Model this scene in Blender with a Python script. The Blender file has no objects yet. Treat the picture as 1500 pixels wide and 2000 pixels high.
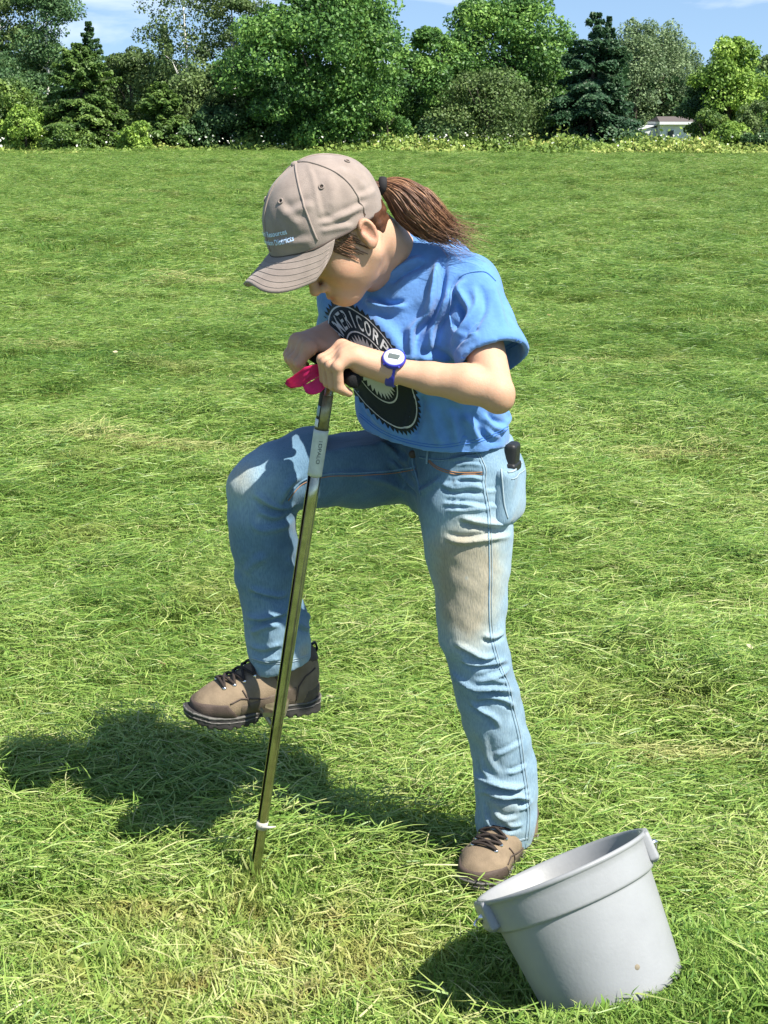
import bpy, math, random
import numpy as np
from mathutils import Vector, Matrix
from mathutils.bvhtree import BVHTree

random.seed(7)
rng = np.random.default_rng(7)
SC = bpy.context.scene
COL = SC.collection
f32 = np.float32

# ------------------------------------------------------------------ camera, sky, sun, exposure
CAM_H, PITCH, FPX = 1.5, math.radians(15.38), 2800.0
cam_d = bpy.data.cameras.new('camera')
cam = bpy.data.objects.new('camera', cam_d)
COL.objects.link(cam)
cam.location = (0, 0, CAM_H)
cam.rotation_euler = (math.radians(90) - PITCH, 0, 0)
cam_d.sensor_fit = 'VERTICAL'
cam_d.sensor_height = 36.0
cam_d.lens = 36.0 * FPX / 2000.0
cam_d.clip_start = 0.05
cam_d.clip_end = 3000
SC.camera = cam

SUN_EL, SUN_AZ = 56.0, (0.80, -0.60)          # direction towards the sun
_n = math.hypot(*SUN_AZ)
SUN = Vector((SUN_AZ[0] / _n * math.cos(math.radians(SUN_EL)), SUN_AZ[1] / _n * math.cos(math.radians(SUN_EL)), math.sin(math.radians(SUN_EL))))
world = bpy.data.worlds.new('World')
SC.world = world
world.use_nodes = True
sun_d = bpy.data.lights.new('sun', 'SUN')
sun_d.energy = 4.8
sun_d.angle = math.radians(0.53)
sun_d.color = (1.0, 0.945, 0.85)
sun = bpy.data.objects.new('sun', sun_d)
COL.objects.link(sun)
sun.rotation_euler = SUN.to_track_quat('Z', 'Y').to_euler()
sun.location = (8, -4, 12)
SC.view_settings.view_transform = 'Standard'
SC.view_settings.look = 'None'
SC.view_settings.exposure = 1.15
SC.view_settings.gamma = 1.0
SC.view_settings.use_curve_mapping = False


def build_world():
    nt = world.node_tree
    N, L = nt.nodes, nt.links
    N.clear()
    out = N.new('ShaderNodeOutputWorld')
    bg = N.new('ShaderNodeBackground')
    bg.inputs['Strength'].default_value = 0.080
    sky = N.new('ShaderNodeTexSky')
    sky.sky_type = 'NISHITA'
    sky.sun_disc = False
    sky.sun_elevation = math.radians(SUN_EL)
    sky.sun_rotation = math.atan2(SUN_AZ[0], SUN_AZ[1])
    sky.air_density = 1.0
    sky.dust_density = 0.3
    sky.ozone_density = 3.0
    tc = N.new('ShaderNodeTexCoord')
    mp = N.new('ShaderNodeMapping')
    mp.inputs['Scale'].default_value = (3.0, 3.0, 16.0)
    mp.inputs['Location'].default_value = (0.9, 0.2, 0.35)
    nz = N.new('ShaderNodeTexNoise')
    nz.inputs['Scale'].default_value = 1.3
    nz.inputs['Detail'].default_value = 8
    nz.inputs['Roughness'].default_value = 0.55
    nz.inputs['Distortion'].default_value = 0.4
    cr = N.new('ShaderNodeValToRGB')
    cr.color_ramp.elements[0].position = 0.55
    cr.color_ramp.elements[1].position = 0.80
    cr.color_ramp.elements[1].color = (0.9, 0.9, 0.9, 1)
    mix = N.new('ShaderNodeMixRGB')
    mix.inputs['Color2'].default_value = (8.5, 8.7, 9.2, 1)
    sv = N.new('ShaderNodeVectorMath')
    sv.operation = 'MULTIPLY_ADD'
    sv.inputs[1].default_value = (1, 1, 0.8)
    sv.inputs[2].default_value = (0, 0, 0.13)
    L.new(tc.outputs['Generated'], sv.inputs[0])
    L.new(sv.outputs[0], sky.inputs['Vector'])
    L.new(tc.outputs['Generated'], mp.inputs['Vector'])
    L.new(mp.outputs['Vector'], nz.inputs['Vector'])
    L.new(nz.outputs['Fac'], cr.inputs['Fac'])
    L.new(cr.outputs['Color'], mix.inputs['Fac'])
    L.new(sky.outputs['Color'], mix.inputs['Color1'])
    L.new(mix.outputs['Color'], bg.inputs['Color'])
    L.new(bg.outputs['Background'], out.inputs['Surface'])


build_world()

# ------------------------------------------------------------------ helpers: measuring
FW = np.array([0, math.cos(PITCH), -math.sin(PITCH)])
UP = np.array([0, math.sin(PITCH), math.cos(PITCH)])
CAM = np.array([0, 0, CAM_H])


def view(px, py):
    return FW + np.array([1.0, 0, 0]) * ((px - 750) / FPX) + UP * ((1000 - py) / FPX)


def U(px, py, Y):
    d = view(px, py)
    return CAM + d * (Y / d[1])


def span(px, py, Y, r):
    return r / FPX * (Y / view(px, py)[1])


def unit(v):
    v = np.asarray(v, float)
    return v / np.linalg.norm(v)


def A(*v):
    return np.array(v, float)


# ------------------------------------------------------------------ helpers: solid modelling on a distance grid
class Field:
    def __init__(s, lo, hi, h):
        s.lo, s.h = np.array(lo, float), h
        s.n = np.ceil((np.array(hi) - s.lo) / h).astype(int) + 1
        s.D = np.full(s.n, 0.4, f32)

    def put(s, prim, k=0.0, mode='u'):
        f, lo, hi = prim
        pad = k + 4 * s.h
        i0 = np.clip(np.floor((lo - pad - s.lo) / s.h).astype(int), 0, s.n)
        i1 = np.clip(np.ceil((hi + pad - s.lo) / s.h).astype(int) + 1, 0, s.n)
        if np.any(i1 <= i0):
            return s
        sl = tuple(slice(a, b) for a, b in zip(i0, i1))
        ax = [(s.lo[j] + s.h * np.arange(i0[j], i1[j])).astype(f32).reshape([-1 if q == j else 1 for q in range(3)]) for j in range(3)]
        d = f(*ax)
        D = s.D[sl]
        if mode == 'u':
            if k > 0:
                hh = np.maximum(k - np.abs(D - d), 0) / k
                s.D[sl] = np.minimum(D, d) - hh * hh * (k / 4)
            else:
                s.D[sl] = np.minimum(D, d)
        elif mode == 's':
            d = -d
            if k > 0:
                hh = np.maximum(k - np.abs(D - d), 0) / k
                s.D[sl] = np.maximum(D, d) + hh * hh * (k / 4)
            else:
                s.D[sl] = np.maximum(D, d)
        return s

    def axes(s):
        return [(s.lo[j] + s.h * np.arange(s.n[j])).astype(f32).reshape([-1 if q == j else 1 for q in range(3)]) for j in range(3)]

    def mesh(s, smooth=2):
        V, Q = surface_nets(s.D, s.lo, s.h)
        if smooth:
            V = relax(V, Q, smooth)
        return V, Q


def surface_nets(D, lo, h):
    S = D < 0
    c = np.zeros([n - 1 for n in D.shape], np.int8)
    offs = [(i, j, k) for i in (0, 1) for j in (0, 1) for k in (0, 1)]
    n = c.shape
    for o in offs:
        c += S[o[0]:o[0] + n[0], o[1]:o[1] + n[1], o[2]:o[2] + n[2]]
    idx = np.argwhere((c > 0) & (c < 8))
    ids = np.full(n, -1, np.int32)
    ids[idx[:, 0], idx[:, 1], idx[:, 2]] = np.arange(len(idx))
    acc = np.zeros((len(idx), 3))
    cnt = np.zeros(len(idx))
    for a in offs:
        for ax in range(3):
            if a[ax] == 1:
                continue
            b = list(a)
            b[ax] = 1
            da = D[idx[:, 0] + a[0], idx[:, 1] + a[1], idx[:, 2] + a[2]]
            db = D[idx[:, 0] + b[0], idx[:, 1] + b[1], idx[:, 2] + b[2]]
            m = (da < 0) != (db < 0)
            t = da[m] / (da[m] - db[m])
            p = np.tile(np.array(a, float), (m.sum(), 1))
            p[:, ax] = t
            acc[m] += p
            cnt[m] += 1
    V = lo + h * (idx + acc / cnt[:, None])
    quads = []
    for ax in range(3):
        b, cc = [(1, 2), (2, 0), (0, 1)][ax]
        sa = [slice(1, -1)] * 3
        sb = [slice(1, -1)] * 3
        sa[ax] = slice(0, -1)
        sb[ax] = slice(1, None)
        s0, s1 = S[tuple(sa)], S[tuple(sb)]
        e = np.argwhere(s0 != s1)
        neg = s0[e[:, 0], e[:, 1], e[:, 2]]
        off = np.array([1, 1, 1])
        off[ax] = 0
        e = e + off
        eb = np.zeros(3, int)
        eb[b] = 1
        ec = np.zeros(3, int)
        ec[cc] = 1
        g = lambda q: ids[q[:, 0], q[:, 1], q[:, 2]]
        q = np.stack([g(e - eb - ec), g(e - ec), g(e), g(e - eb)], 1)
        q[~neg] = q[~neg][:, ::-1]
        quads.append(q)
    return V, np.concatenate(quads)


def relax(V, Q, it, keep=0.5):
    n = len(V)
    e = np.concatenate([Q[:, [0, 1]], Q[:, [1, 2]], Q[:, [2, 3]], Q[:, [3, 0]]])
    deg = np.bincount(e.ravel(), minlength=n).astype(float)
    for _ in range(it):
        acc = np.zeros_like(V)
        for j in range(3):
            acc[:, j] = np.bincount(e[:, 0], V[e[:, 1], j], n) + np.bincount(e[:, 1], V[e[:, 0], j], n)
        V = V * keep + (1 - keep) * acc / np.maximum(deg, 1)[:, None]
    return V


def normals(V, Q):
    fn = np.cross(V[Q[:, 2]] - V[Q[:, 0]], V[Q[:, 3]] - V[Q[:, 1]])
    N = np.zeros_like(V)
    for j in range(3):
        for c in range(4):
            N[:, j] += np.bincount(Q[:, c], fn[:, j], len(V))
    return N / np.maximum(np.linalg.norm(N, axis=1), 1e-12)[:, None]


def ecap(a, b, ra, rb, u=None):
    """tapered capsule from a to b with an elliptical section: radii (along u, across u)"""
    a, b = A(*a), A(*b)
    ra = (ra, ra) if np.isscalar(ra) else ra
    rb = (rb, rb) if np.isscalar(rb) else rb
    L = max(np.linalg.norm(b - a), 1e-6)
    d = (b - a) / L if L > 1e-5 else A(0, 0, 1)
    if u is None:
        u = A(1, 0, 0) if abs(d[0]) < 0.8 else A(0, 1, 0)
    u = unit(A(*u) - d * np.dot(A(*u), d))
    v = np.cross(d, u)

    def f(x, y, z):
        X, Y, Z = x - f32(a[0]), y - f32(a[1]), z - f32(a[2])
        s = X * f32(d[0]) + Y * f32(d[1]) + Z * f32(d[2])
        t = np.clip(s / f32(L), 0, 1)
        ru = f32(ra[0]) + f32(rb[0] - ra[0]) * t
        rv = f32(ra[1]) + f32(rb[1] - ra[1]) * t
        rm = np.minimum(ru, rv)
        du = (X * f32(u[0]) + Y * f32(u[1]) + Z * f32(u[2])) / ru
        dv = (X * f32(v[0]) + Y * f32(v[1]) + Z * f32(v[2])) / rv
        da = (s - t * f32(L)) / rm
        return (np.sqrt(du * du + dv * dv + da * da) - 1) * rm
    m = max(*ra, *rb)
    return f, np.minimum(a, b) - m, np.maximum(a, b) + m


def ell(c, r, fr=None):
    """ellipsoid, radii r along the rows of the frame fr"""
    c, r = A(*c), A(*r)
    fr = np.eye(3) if fr is None else np.array(fr)

    def f(x, y, z):
        X, Y, Z = x - f32(c[0]), y - f32(c[1]), z - f32(c[2])
        q = 0
        for i in range(3):
            w = (X * f32(fr[i][0]) + Y * f32(fr[i][1]) + Z * f32(fr[i][2])) / f32(r[i])
            q = q + w * w
        return (np.sqrt(q) - 1) * f32(r.min())
    return f, c - r.max(), c + r.max()


def rbox(c, half, fr, rad):
    c = A(*c)
    fr = np.array(fr)

    def f(x, y, z):
        X, Y, Z = x - f32(c[0]), y - f32(c[1]), z - f32(c[2])
        out, ins = 0, -1e9
        for i in range(3):
            q = np.abs(X * f32(fr[i][0]) + Y * f32(fr[i][1]) + Z * f32(fr[i][2])) - f32(half[i] - rad)
            out = out + np.maximum(q, 0) ** 2
            ins = np.maximum(ins, q)
        return np.sqrt(out) + np.minimum(ins, 0) - f32(rad)
    m = np.linalg.norm(half)
    return f, c - m, c + m


def cutp(prim, p, n):
    """the part of a primitive on the side of the plane (p, n) away from n"""
    f, lo, hi = prim
    p, n = A(*p), unit(n)
    return (lambda x, y, z: np.maximum(f(x, y, z), (x - f32(p[0])) * f32(n[0]) + (y - f32(p[1])) * f32(n[1]) + (z - f32(p[2])) * f32(n[2]))), lo, hi


def less(p1, p2):
    f, lo, hi = p1
    g = p2[0]
    return (lambda x, y, z: np.maximum(f(x, y, z), -g(x, y, z))), lo, hi


def chain(F, nodes, k=0.02, axis=None, ratio=1.0):
    """nodes (px, py, Y, half-width px[, depth ratio]) -> smooth limb"""
    P = [U(*n[:3]) for n in nodes]
    R = [span(*n[:4]) for n in nodes]
    Q = [n[4] if len(n) > 4 else ratio for n in nodes]
    for i in range(len(P) - 1):
        d = unit(P[i + 1] - P[i])
        u = axis if axis is not None else np.cross(d, unit(P[i] - CAM))
        F.put(ecap(P[i], P[i + 1], (R[i], R[i] * Q[i]), (R[i + 1], R[i + 1] * Q[i + 1]), u), k)


# ------------------------------------------------------------------ helpers: objects
def mesh_obj(name, V, Q, mat, parent=None, smooth=True, base=None):
    me = bpy.data.meshes.new(name)
    V = np.asarray(V, float)
    if base is not None:
        V = V - np.asarray(base)
    if isinstance(Q, np.ndarray):
        Q = Q.astype(np.int32)
        m, c = Q.shape
        me.vertices.add(len(V))
        me.vertices.foreach_set('co', V.astype(f32).ravel())
        me.loops.add(m * c)
        me.loops.foreach_set('vertex_index', Q.ravel())
        me.polygons.add(m)
        me.polygons.foreach_set('loop_start', np.arange(0, m * c, c, dtype=np.int32))
        me.update(calc_edges=True)
    else:
        me.from_pydata([tuple(v) for v in V], [], [tuple(int(i) for i in q) for q in Q])
        me.update()
    if smooth:
        me.polygons.foreach_set('use_smooth', np.ones(len(me.polygons), bool))
    if mat:
        me.materials.append(mat)
    o = bpy.data.objects.new(name, me)
    COL.objects.link(o)
    if base is not None:
        o.location = base
    if parent is not None:
        adopt(o, parent)
    return o


def world_of(o):
    M = Matrix.LocRotScale(o.location, o.rotation_euler, o.scale)
    return world_of(o.parent) @ o.matrix_parent_inverse @ M if o.parent else M


def adopt(o, parent):
    o.parent = parent
    o.matrix_parent_inverse = world_of(parent).inverted()


def tag(o, label=None, cat=None, group=None, kind=None):
    for k, v in (('label', label), ('category', cat), ('group', group), ('kind', kind)):
        if v:
            o[k] = v
    return o


def thing(name, label, cat, loc, group=None):
    o = bpy.data.objects.new(name, None)
    o.empty_display_size = 0.1
    COL.objects.link(o)
    o.location = loc
    return tag(o, label, cat, group)


class MB:
    """collects tubes, boxes and strips into one mesh"""

    def __init__(s):
        s.V, s.F = [], []

    def add(s, V, F):
        n = len(s.V)
        s.V += [tuple(v) for v in V]
        s.F += [tuple(i + n for i in f) for f in F]

    def tube(s, pts, r, n=8, caps=True, flat=1.0, ref=None):
        pts = [A(*p) for p in pts]
        m = len(pts)
        rr = [r] * m if np.isscalar(r) else list(r)
        V, F = [], []
        prev = None
        for i in range(m):
            d = unit(pts[min(i + 1, m - 1)] - pts[max(i - 1, 0)])
            if prev is None:
                u = A(*ref) if ref is not None else (A(0, 0, 1) if abs(d[2]) < 0.9 else A(1, 0, 0))
            else:
                u = prev
            u = unit(u - d * np.dot(u, d))
            prev = u
            v = np.cross(d, u)
            for j in range(n):
                a = 2 * math.pi * j / n
                V.append(pts[i] + rr[i] * (math.cos(a) * u * flat + math.sin(a) * v))
        for i in range(m - 1):
            for j in range(n):
                k = (j + 1) % n
                F.append((i * n + j, i * n + k, (i + 1) * n + k, (i + 1) * n + j))
        if caps:
            F.append(tuple(range(n - 1, -1, -1)))
            F.append(tuple(range((m - 1) * n, m * n)))
        s.add(V, F)
        return s

    def box(s, c, half, fr=None):
        c = A(*c)
        fr = np.eye(3) if fr is None else np.array(fr)
        V = [c + sx * half[0] * fr[0] + sy * half[1] * fr[1] + sz * half[2] * fr[2] for sx in (-1, 1) for sy in (-1, 1) for sz in (-1, 1)]
        s.add(V, [(0, 1, 3, 2), (4, 6, 7, 5), (0, 4, 5, 1), (2, 3, 7, 6), (0, 2, 6, 4), (1, 5, 7, 3)])
        return s

    def lathe(s, c, ax, prof, n=32, close=False):
        """profile of (radius, height) turned about the axis ax through c"""
        c, ax = A(*c), unit(ax)
        u = unit(np.cross(ax, A(0, 0, 1) if abs(ax[2]) < 0.9 else A(0, 1, 0)))
        v = np.cross(ax, u)
        V, F = [], []
        for r, h in prof:
            for j in range(n):
                a = 2 * math.pi * j / n
                V.append(c + ax * h + r * (math.cos(a) * u + math.sin(a) * v))
        m = len(prof)
        for i in range(m if close else m - 1):
            for j in range(n):
                k = (j + 1) % n
                i2 = (i + 1) % m
                F.append((i * n + j, i * n + k, i2 * n + k, i2 * n + j))
        s.add(V, F)
        return s

    def sheet(s, G, thick):
        """grid of points G[i][j] given a thickness along its own normals"""
        G = np.asarray(G, float)
        a, b = G.shape[:2]
        du = np.gradient(G, axis=0)
        dv = np.gradient(G, axis=1)
        N = np.cross(du, dv)
        N /= np.maximum(np.linalg.norm(N, axis=2), 1e-9)[..., None]
        top, bot = (G + N * thick / 2).reshape(-1, 3), (G - N * thick / 2).reshape(-1, 3)
        n = a * b
        F = []
        for i in range(a - 1):
            for j in range(b - 1):
                p, q, r, t = i * b + j, (i + 1) * b + j, (i + 1) * b + j + 1, i * b + j + 1
                F.append((p, q, r, t))
                F.append((n + t, n + r, n + q, n + p))
        rim = [i * b for i in range(a)] + [(a - 1) * b + j for j in range(1, b)] + [i * b + b - 1 for i in range(a - 2, -1, -1)] + [j for j in range(b - 2, 0, -1)]
        for i in range(len(rim)):
            p, q = rim[i], rim[(i + 1) % len(rim)]
            F.append((q, p, n + p, n + q))
        s.add(np.concatenate([top, bot]), F)
        return s

    def build(s, name, mat, parent=None, smooth=True, base=None):
        return mesh_obj(name, np.array(s.V), s.F, mat, parent, smooth, base)


# ------------------------------------------------------------------ helpers: materials
def material(name, color, rough=0.7, metal=0.0, var=0.0, var_scale=20.0, bump=0.0, bump_scale=200.0, spec=0.4, color2=None, ramp=(0.35, 0.65), coord='Object', sss=0.0, sheen=0.0):
    m = bpy.data.materials.new(name)
    m.use_nodes = True
    nt = m.node_tree
    N, L = nt.nodes, nt.links
    b = N['Principled BSDF']
    b.inputs['Base Color'].default_value = (*color, 1)
    b.inputs['Roughness'].default_value = rough
    b.inputs['Metallic'].default_value = metal
    b.inputs['Specular IOR Level'].default_value = spec
    if sss:
        b.inputs['Subsurface Weight'].default_value = sss
        b.inputs['Subsurface Radius'].default_value = (0.012, 0.004, 0.002)
        b.inputs['Subsurface Scale'].default_value = 1.0
    if sheen:
        b.inputs['Sheen Weight'].default_value = sheen
        b.inputs['Sheen Roughness'].default_value = 0.5
    tc = N.new('ShaderNodeTexCoord')
    if var or color2:
        nz = N.new('ShaderNodeTexNoise')
        nz.inputs['Scale'].default_value = var_scale
        nz.inputs['Detail'].default_value = 5
        nz.inputs['Roughness'].default_value = 0.6
        L.new(tc.outputs[coord], nz.inputs['Vector'])
        cr = N.new('ShaderNodeValToRGB')
        cr.color_ramp.elements[0].position, cr.color_ramp.elements[1].position = ramp
        c2 = color2 or tuple(min(1, c * (1 + var)) for c in color)
        c1 = color if color2 else tuple(c * (1 - var) for c in color)
        cr.color_ramp.elements[0].color = (*c1, 1)
        cr.color_ramp.elements[1].color = (*c2, 1)
        L.new(nz.outputs['Fac'], cr.inputs['Fac'])
        L.new(cr.outputs['Color'], b.inputs['Base Color'])
    if bump:
        n2 = N.new('ShaderNodeTexNoise')
        n2.inputs['Scale'].default_value = bump_scale
        n2.inputs['Detail'].default_value = 3
        L.new(tc.outputs[coord], n2.inputs['Vector'])
        bp = N.new('ShaderNodeBump')
        bp.inputs['Strength'].default_value = bump
        bp.inputs['Distance'].default_value = 0.002
        L.new(n2.outputs['Fac'], bp.inputs['Height'])
        L.new(bp.outputs['Normal'], b.inputs['Normal'])
    return m


def attr_color(m, name, colors, noise=None, fuzz=0.0):
    """base colour from a float attribute through a ramp; noise breaks up its edges"""
    nt = m.node_tree
    N, L = nt.nodes, nt.links
    b = N['Principled BSDF']
    at = N.new('ShaderNodeAttribute')
    at.attribute_name = name
    src = at.outputs['Fac']
    if noise:
        tc = N.new('ShaderNodeTexCoord')
        nz = N.new('ShaderNodeTexNoise')
        nz.inputs['Scale'].default_value = noise
        nz.inputs['Detail'].default_value = 6
        nz.inputs['Roughness'].default_value = 0.65
        L.new(tc.outputs['Object'], nz.inputs['Vector'])
        ma = N.new('ShaderNodeMath')
        ma.operation = 'MULTIPLY_ADD'
        ma.inputs[1].default_value = fuzz
        sb = N.new('ShaderNodeMath')
        sb.operation = 'SUBTRACT'
        sb.inputs[1].default_value = 0.5
        L.new(nz.outputs['Fac'], sb.inputs[0])
        L.new(sb.outputs[0], ma.inputs[0])
        L.new(src, ma.inputs[2])
        src = ma.outputs[0]
    cr = N.new('ShaderNodeValToRGB')
    el = cr.color_ramp.elements
    while len(el) < len(colors):
        el.new(0.5)
    for e, (p, c) in zip(el, colors):
        e.position = p
        e.color = (*c, 1)
    L.new(src, cr.inputs['Fac'])
    L.new(cr.outputs['Color'], b.inputs['Base Color'])
    return cr


def set_attr(o, name, vals):
    a = o.data.attributes.new(name, 'FLOAT', 'POINT')
    a.data.foreach_set('value', np.asarray(vals, f32))


# ------------------------------------------------------------------ helpers: working on a surface
def bvh(V, Q):
    return BVHTree.FromPolygons(V.tolist(), Q.tolist())


def hit(tree, px, py):
    d = Vector(view(px, py)).normalized()
    p, n, i, dist = tree.ray_cast(Vector(CAM), d)
    return (np.array(p), np.array(n)) if p is not None else None


def trace(tree, pix, step=3.0, closed=False):
    """a pixel polyline laid on a surface -> list of (point, normal)"""
    pix = [np.array(p, float) for p in pix]
    if closed:
        pix.append(pix[0])
    # Catmull-Rom through the given points
    out = []
    for i in range(len(pix) - 1):
        p0, p1, p2, p3 = pix[max(i - 1, 0)], pix[i], pix[i + 1], pix[min(i + 2, len(pix) - 1)]
        n = max(2, int(np.linalg.norm(p2 - p1) / step))
        for j in range(n + (i == len(pix) - 2)):
            t = j / n
            q = 0.5 * (2 * p1 + (p2 - p0) * t + (2 * p0 - 5 * p1 + 4 * p2 - p3) * t * t + (3 * p1 - p0 - 3 * p2 + p3) * t ** 3)
            h = hit(tree, *q)
            if h is not None:
                out.append(h)
    return out


def sculpt(V, N, line, width, amp, trough=0.0, side=1):
    """raise a fold along a traced line; trough > 0 sinks a valley beside it"""
    if len(line) < 4:
        return
    P = np.array([l[0] for l in line])
    NN = np.array([l[1] for l in line])
    T = np.gradient(P, axis=0)
    T /= np.maximum(np.linalg.norm(T, axis=1), 1e-9)[:, None]
    B = np.cross(NN, T)
    m = len(P)
    tap = np.clip(np.sin(np.pi * (np.arange(m) + 0.5) / m) * 1.6, 0, 1)
    lo, hi = P.min(0) - 4 * width, P.max(0) + 4 * width
    sel = np.where(np.all((V > lo) & (V < hi), axis=1))[0]
    if not len(sel):
        return
    for ch in np.array_split(sel, max(1, len(sel) * m // 2000000 + 1)):
        d = V[ch][:, None, :] - P[None]
        d2 = (d * d).sum(2)
        j = d2.argmin(1)
        dj = d[np.arange(len(ch)), j]
        s = (dj * B[j]).sum(1) * side
        r2 = d2[np.arange(len(ch)), j]
        lon = np.maximum(r2 - s * s, 0)
        facing = np.clip((N[ch] * NN[j]).sum(1) * 2, 0, 1)
        w = np.exp(-lon / width ** 2) * tap[j] * facing
        prof = np.exp(-(s / width) ** 2) - trough * np.exp(-((s - 1.5 * width) / (0.9 * width)) ** 2)
        V[ch] += NN[j] * (amp * prof * w)[:, None]


def lumps(V, seed, scale, n=24):
    """smooth pseudo-noise from summed waves, about -1..1"""
    r = np.random.default_rng(seed)
    out = np.zeros(len(V))
    for _ in range(n):
        k = r.normal(size=3) * scale
        out += np.sin(V @ k + r.uniform(0, 6.28))
    return out / math.sqrt(n)


def seam(tree, pix, r, lift=0.0, step=3.0, mb=None, n=5, flat=1.0):
    L = trace(tree, pix, step)
    mb = mb or MB()
    if len(L) > 2:
        mb.tube([p + nn * lift for p, nn in L], r, n)
    return mb


def text_outline(txt, bold=0.0):
    """flat letter shapes (vertices, faces, width) about 0.7 high from the built-in font"""
    cu = bpy.data.curves.new('lettering', 'FONT')
    cu.body = txt
    cu.size = 1.0
    cu.offset = bold
    cu.resolution_u = 3
    ob = bpy.data.objects.new('lettering', cu)
    COL.objects.link(ob)
    dg = bpy.context.evaluated_depsgraph_get()
    me = bpy.data.meshes.new_from_object(ob.evaluated_get(dg))
    V = np.array([v.co[:] for v in me.vertices]).reshape(-1, 3)
    F = [tuple(p.vertices) for p in me.polygons]
    bpy.data.objects.remove(ob)
    bpy.data.curves.remove(cu)
    bpy.data.meshes.remove(me)
    return V, F

def trim(F, c, rad, n, wall=0.0, depth=0.04):
    """cut an open end (hem) with a plane, hollowing it to a cloth thickness first"""
    c, n = A(*c), unit(n)
    i0 = np.clip(np.floor((c - rad - F.lo) / F.h).astype(int), 0, F.n)
    i1 = np.clip(np.ceil((c + rad - F.lo) / F.h).astype(int) + 1, 0, F.n)
    sl = tuple(slice(a, b) for a, b in zip(i0, i1))
    x, y, z = [(F.lo[j] + F.h * np.arange(i0[j], i1[j])).astype(f32).reshape([-1 if q == j else 1 for q in range(3)]) for j in range(3)]
    D = F.D[sl]
    pd = (x - f32(c[0])) * f32(n[0]) + (y - f32(c[1])) * f32(n[1]) + (z - f32(c[2])) * f32(n[2])
    if wall:
        D = np.maximum(D, -np.maximum(D + wall, -pd - depth))
    F.D[sl] = np.maximum(D, pd)


# ------------------------------------------------------------------ the person: materials
M_skin = material('skin', (0.52, 0.30, 0.20), 0.6, bump=0.2, bump_scale=380, spec=0.28, sss=0.12)
attr_color(M_skin, 'tone', [(0.0, (0.25, 0.090, 0.065)), (0.35, (0.41, 0.18, 0.125)), (0.62, (0.49, 0.285, 0.185)), (1.0, (0.54, 0.345, 0.235))], 85, 0.42)
M_shirt = material('shirt_cotton', (0.098, 0.230, 0.51), 0.9, var=0.09, var_scale=30, bump=0.55, bump_scale=130, spec=0.15, sheen=0.25)
M_print = material('print_black', (0.016, 0.022, 0.026), 0.75, spec=0.25, bump=0.25, bump_scale=700)
M_print_w = material('print_grey', (0.50, 0.51, 0.50), 0.8, spec=0.2, bump=0.25, bump_scale=700)
M_denim = material('denim', (0.2, 0.33, 0.45), 0.88, spec=0.15, sheen=0.15)
M_thread = material('denim_thread', (0.30, 0.38, 0.42), 0.9, spec=0.1)
M_thread_o = material('rust_thread', (0.33, 0.17, 0.08), 0.9, spec=0.1)
M_cap = material('cap_twill', (0.262, 0.214, 0.184), 0.9, var=0.12, var_scale=28, bump=0.4, bump_scale=800, spec=0.12, sheen=0.2)
M_embroid = material('embroidery_pale_blue', (0.55, 0.70, 0.90), 0.8, spec=0.2)
M_hair = material('brown_hair', (0.075, 0.030, 0.014), 0.5, var=0.25, var_scale=200, spec=0.4)
M_hair2 = material('brown_hair_strand', (0.190, 0.092, 0.045), 0.42, spec=0.5, color2=(0.10, 0.042, 0.020), var_scale=60)
M_hair3 = material('light_hair_strand', (0.30, 0.155, 0.080), 0.42, spec=0.5)
M_elastic = material('hair_elastic', (0.012, 0.011, 0.012), 0.85)
M_boot = material('boot_nubuck', (0.195, 0.148, 0.098), 0.85, var=0.16, var_scale=30, bump=0.5, bump_scale=500, spec=0.2)
M_boot_p = material('boot_panel', (0.100, 0.076, 0.054), 0.8, var=0.2, var_scale=35, bump=0.5, bump_scale=450)
M_boot_d = material('boot_dark_leather', (0.065, 0.046, 0.036), 0.75, var=0.2, var_scale=40, bump=0.4, bump_scale=400)
M_sole = material('boot_rubber', (0.030, 0.028, 0.026), 0.75, var=0.3, var_scale=40, bump=0.3, bump_scale=300)
M_mid = material('boot_midsole', (0.105, 0.10, 0.09), 0.7, var=0.2, var_scale=60)
M_lace = material('boot_lace', (0.028, 0.020, 0.016), 0.85, bump=0.5, bump_scale=900)
M_steel = material('bright_steel', (0.72, 0.70, 0.70), 0.22, metal=1.0)
M_watch = material('watch_blue_rubber', (0.030, 0.030, 0.33), 0.45, spec=0.5)
M_watch_face = material('watch_silver', (0.56, 0.59, 0.64), 0.3, metal=0.3, spec=0.6)
M_lcd = material('watch_lcd', (0.10, 0.12, 0.115), 0.2, spec=0.6)
M_black = material('black_plastic', (0.012, 0.013, 0.014), 0.5, spec=0.4, bump=0.2, bump_scale=300)


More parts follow.
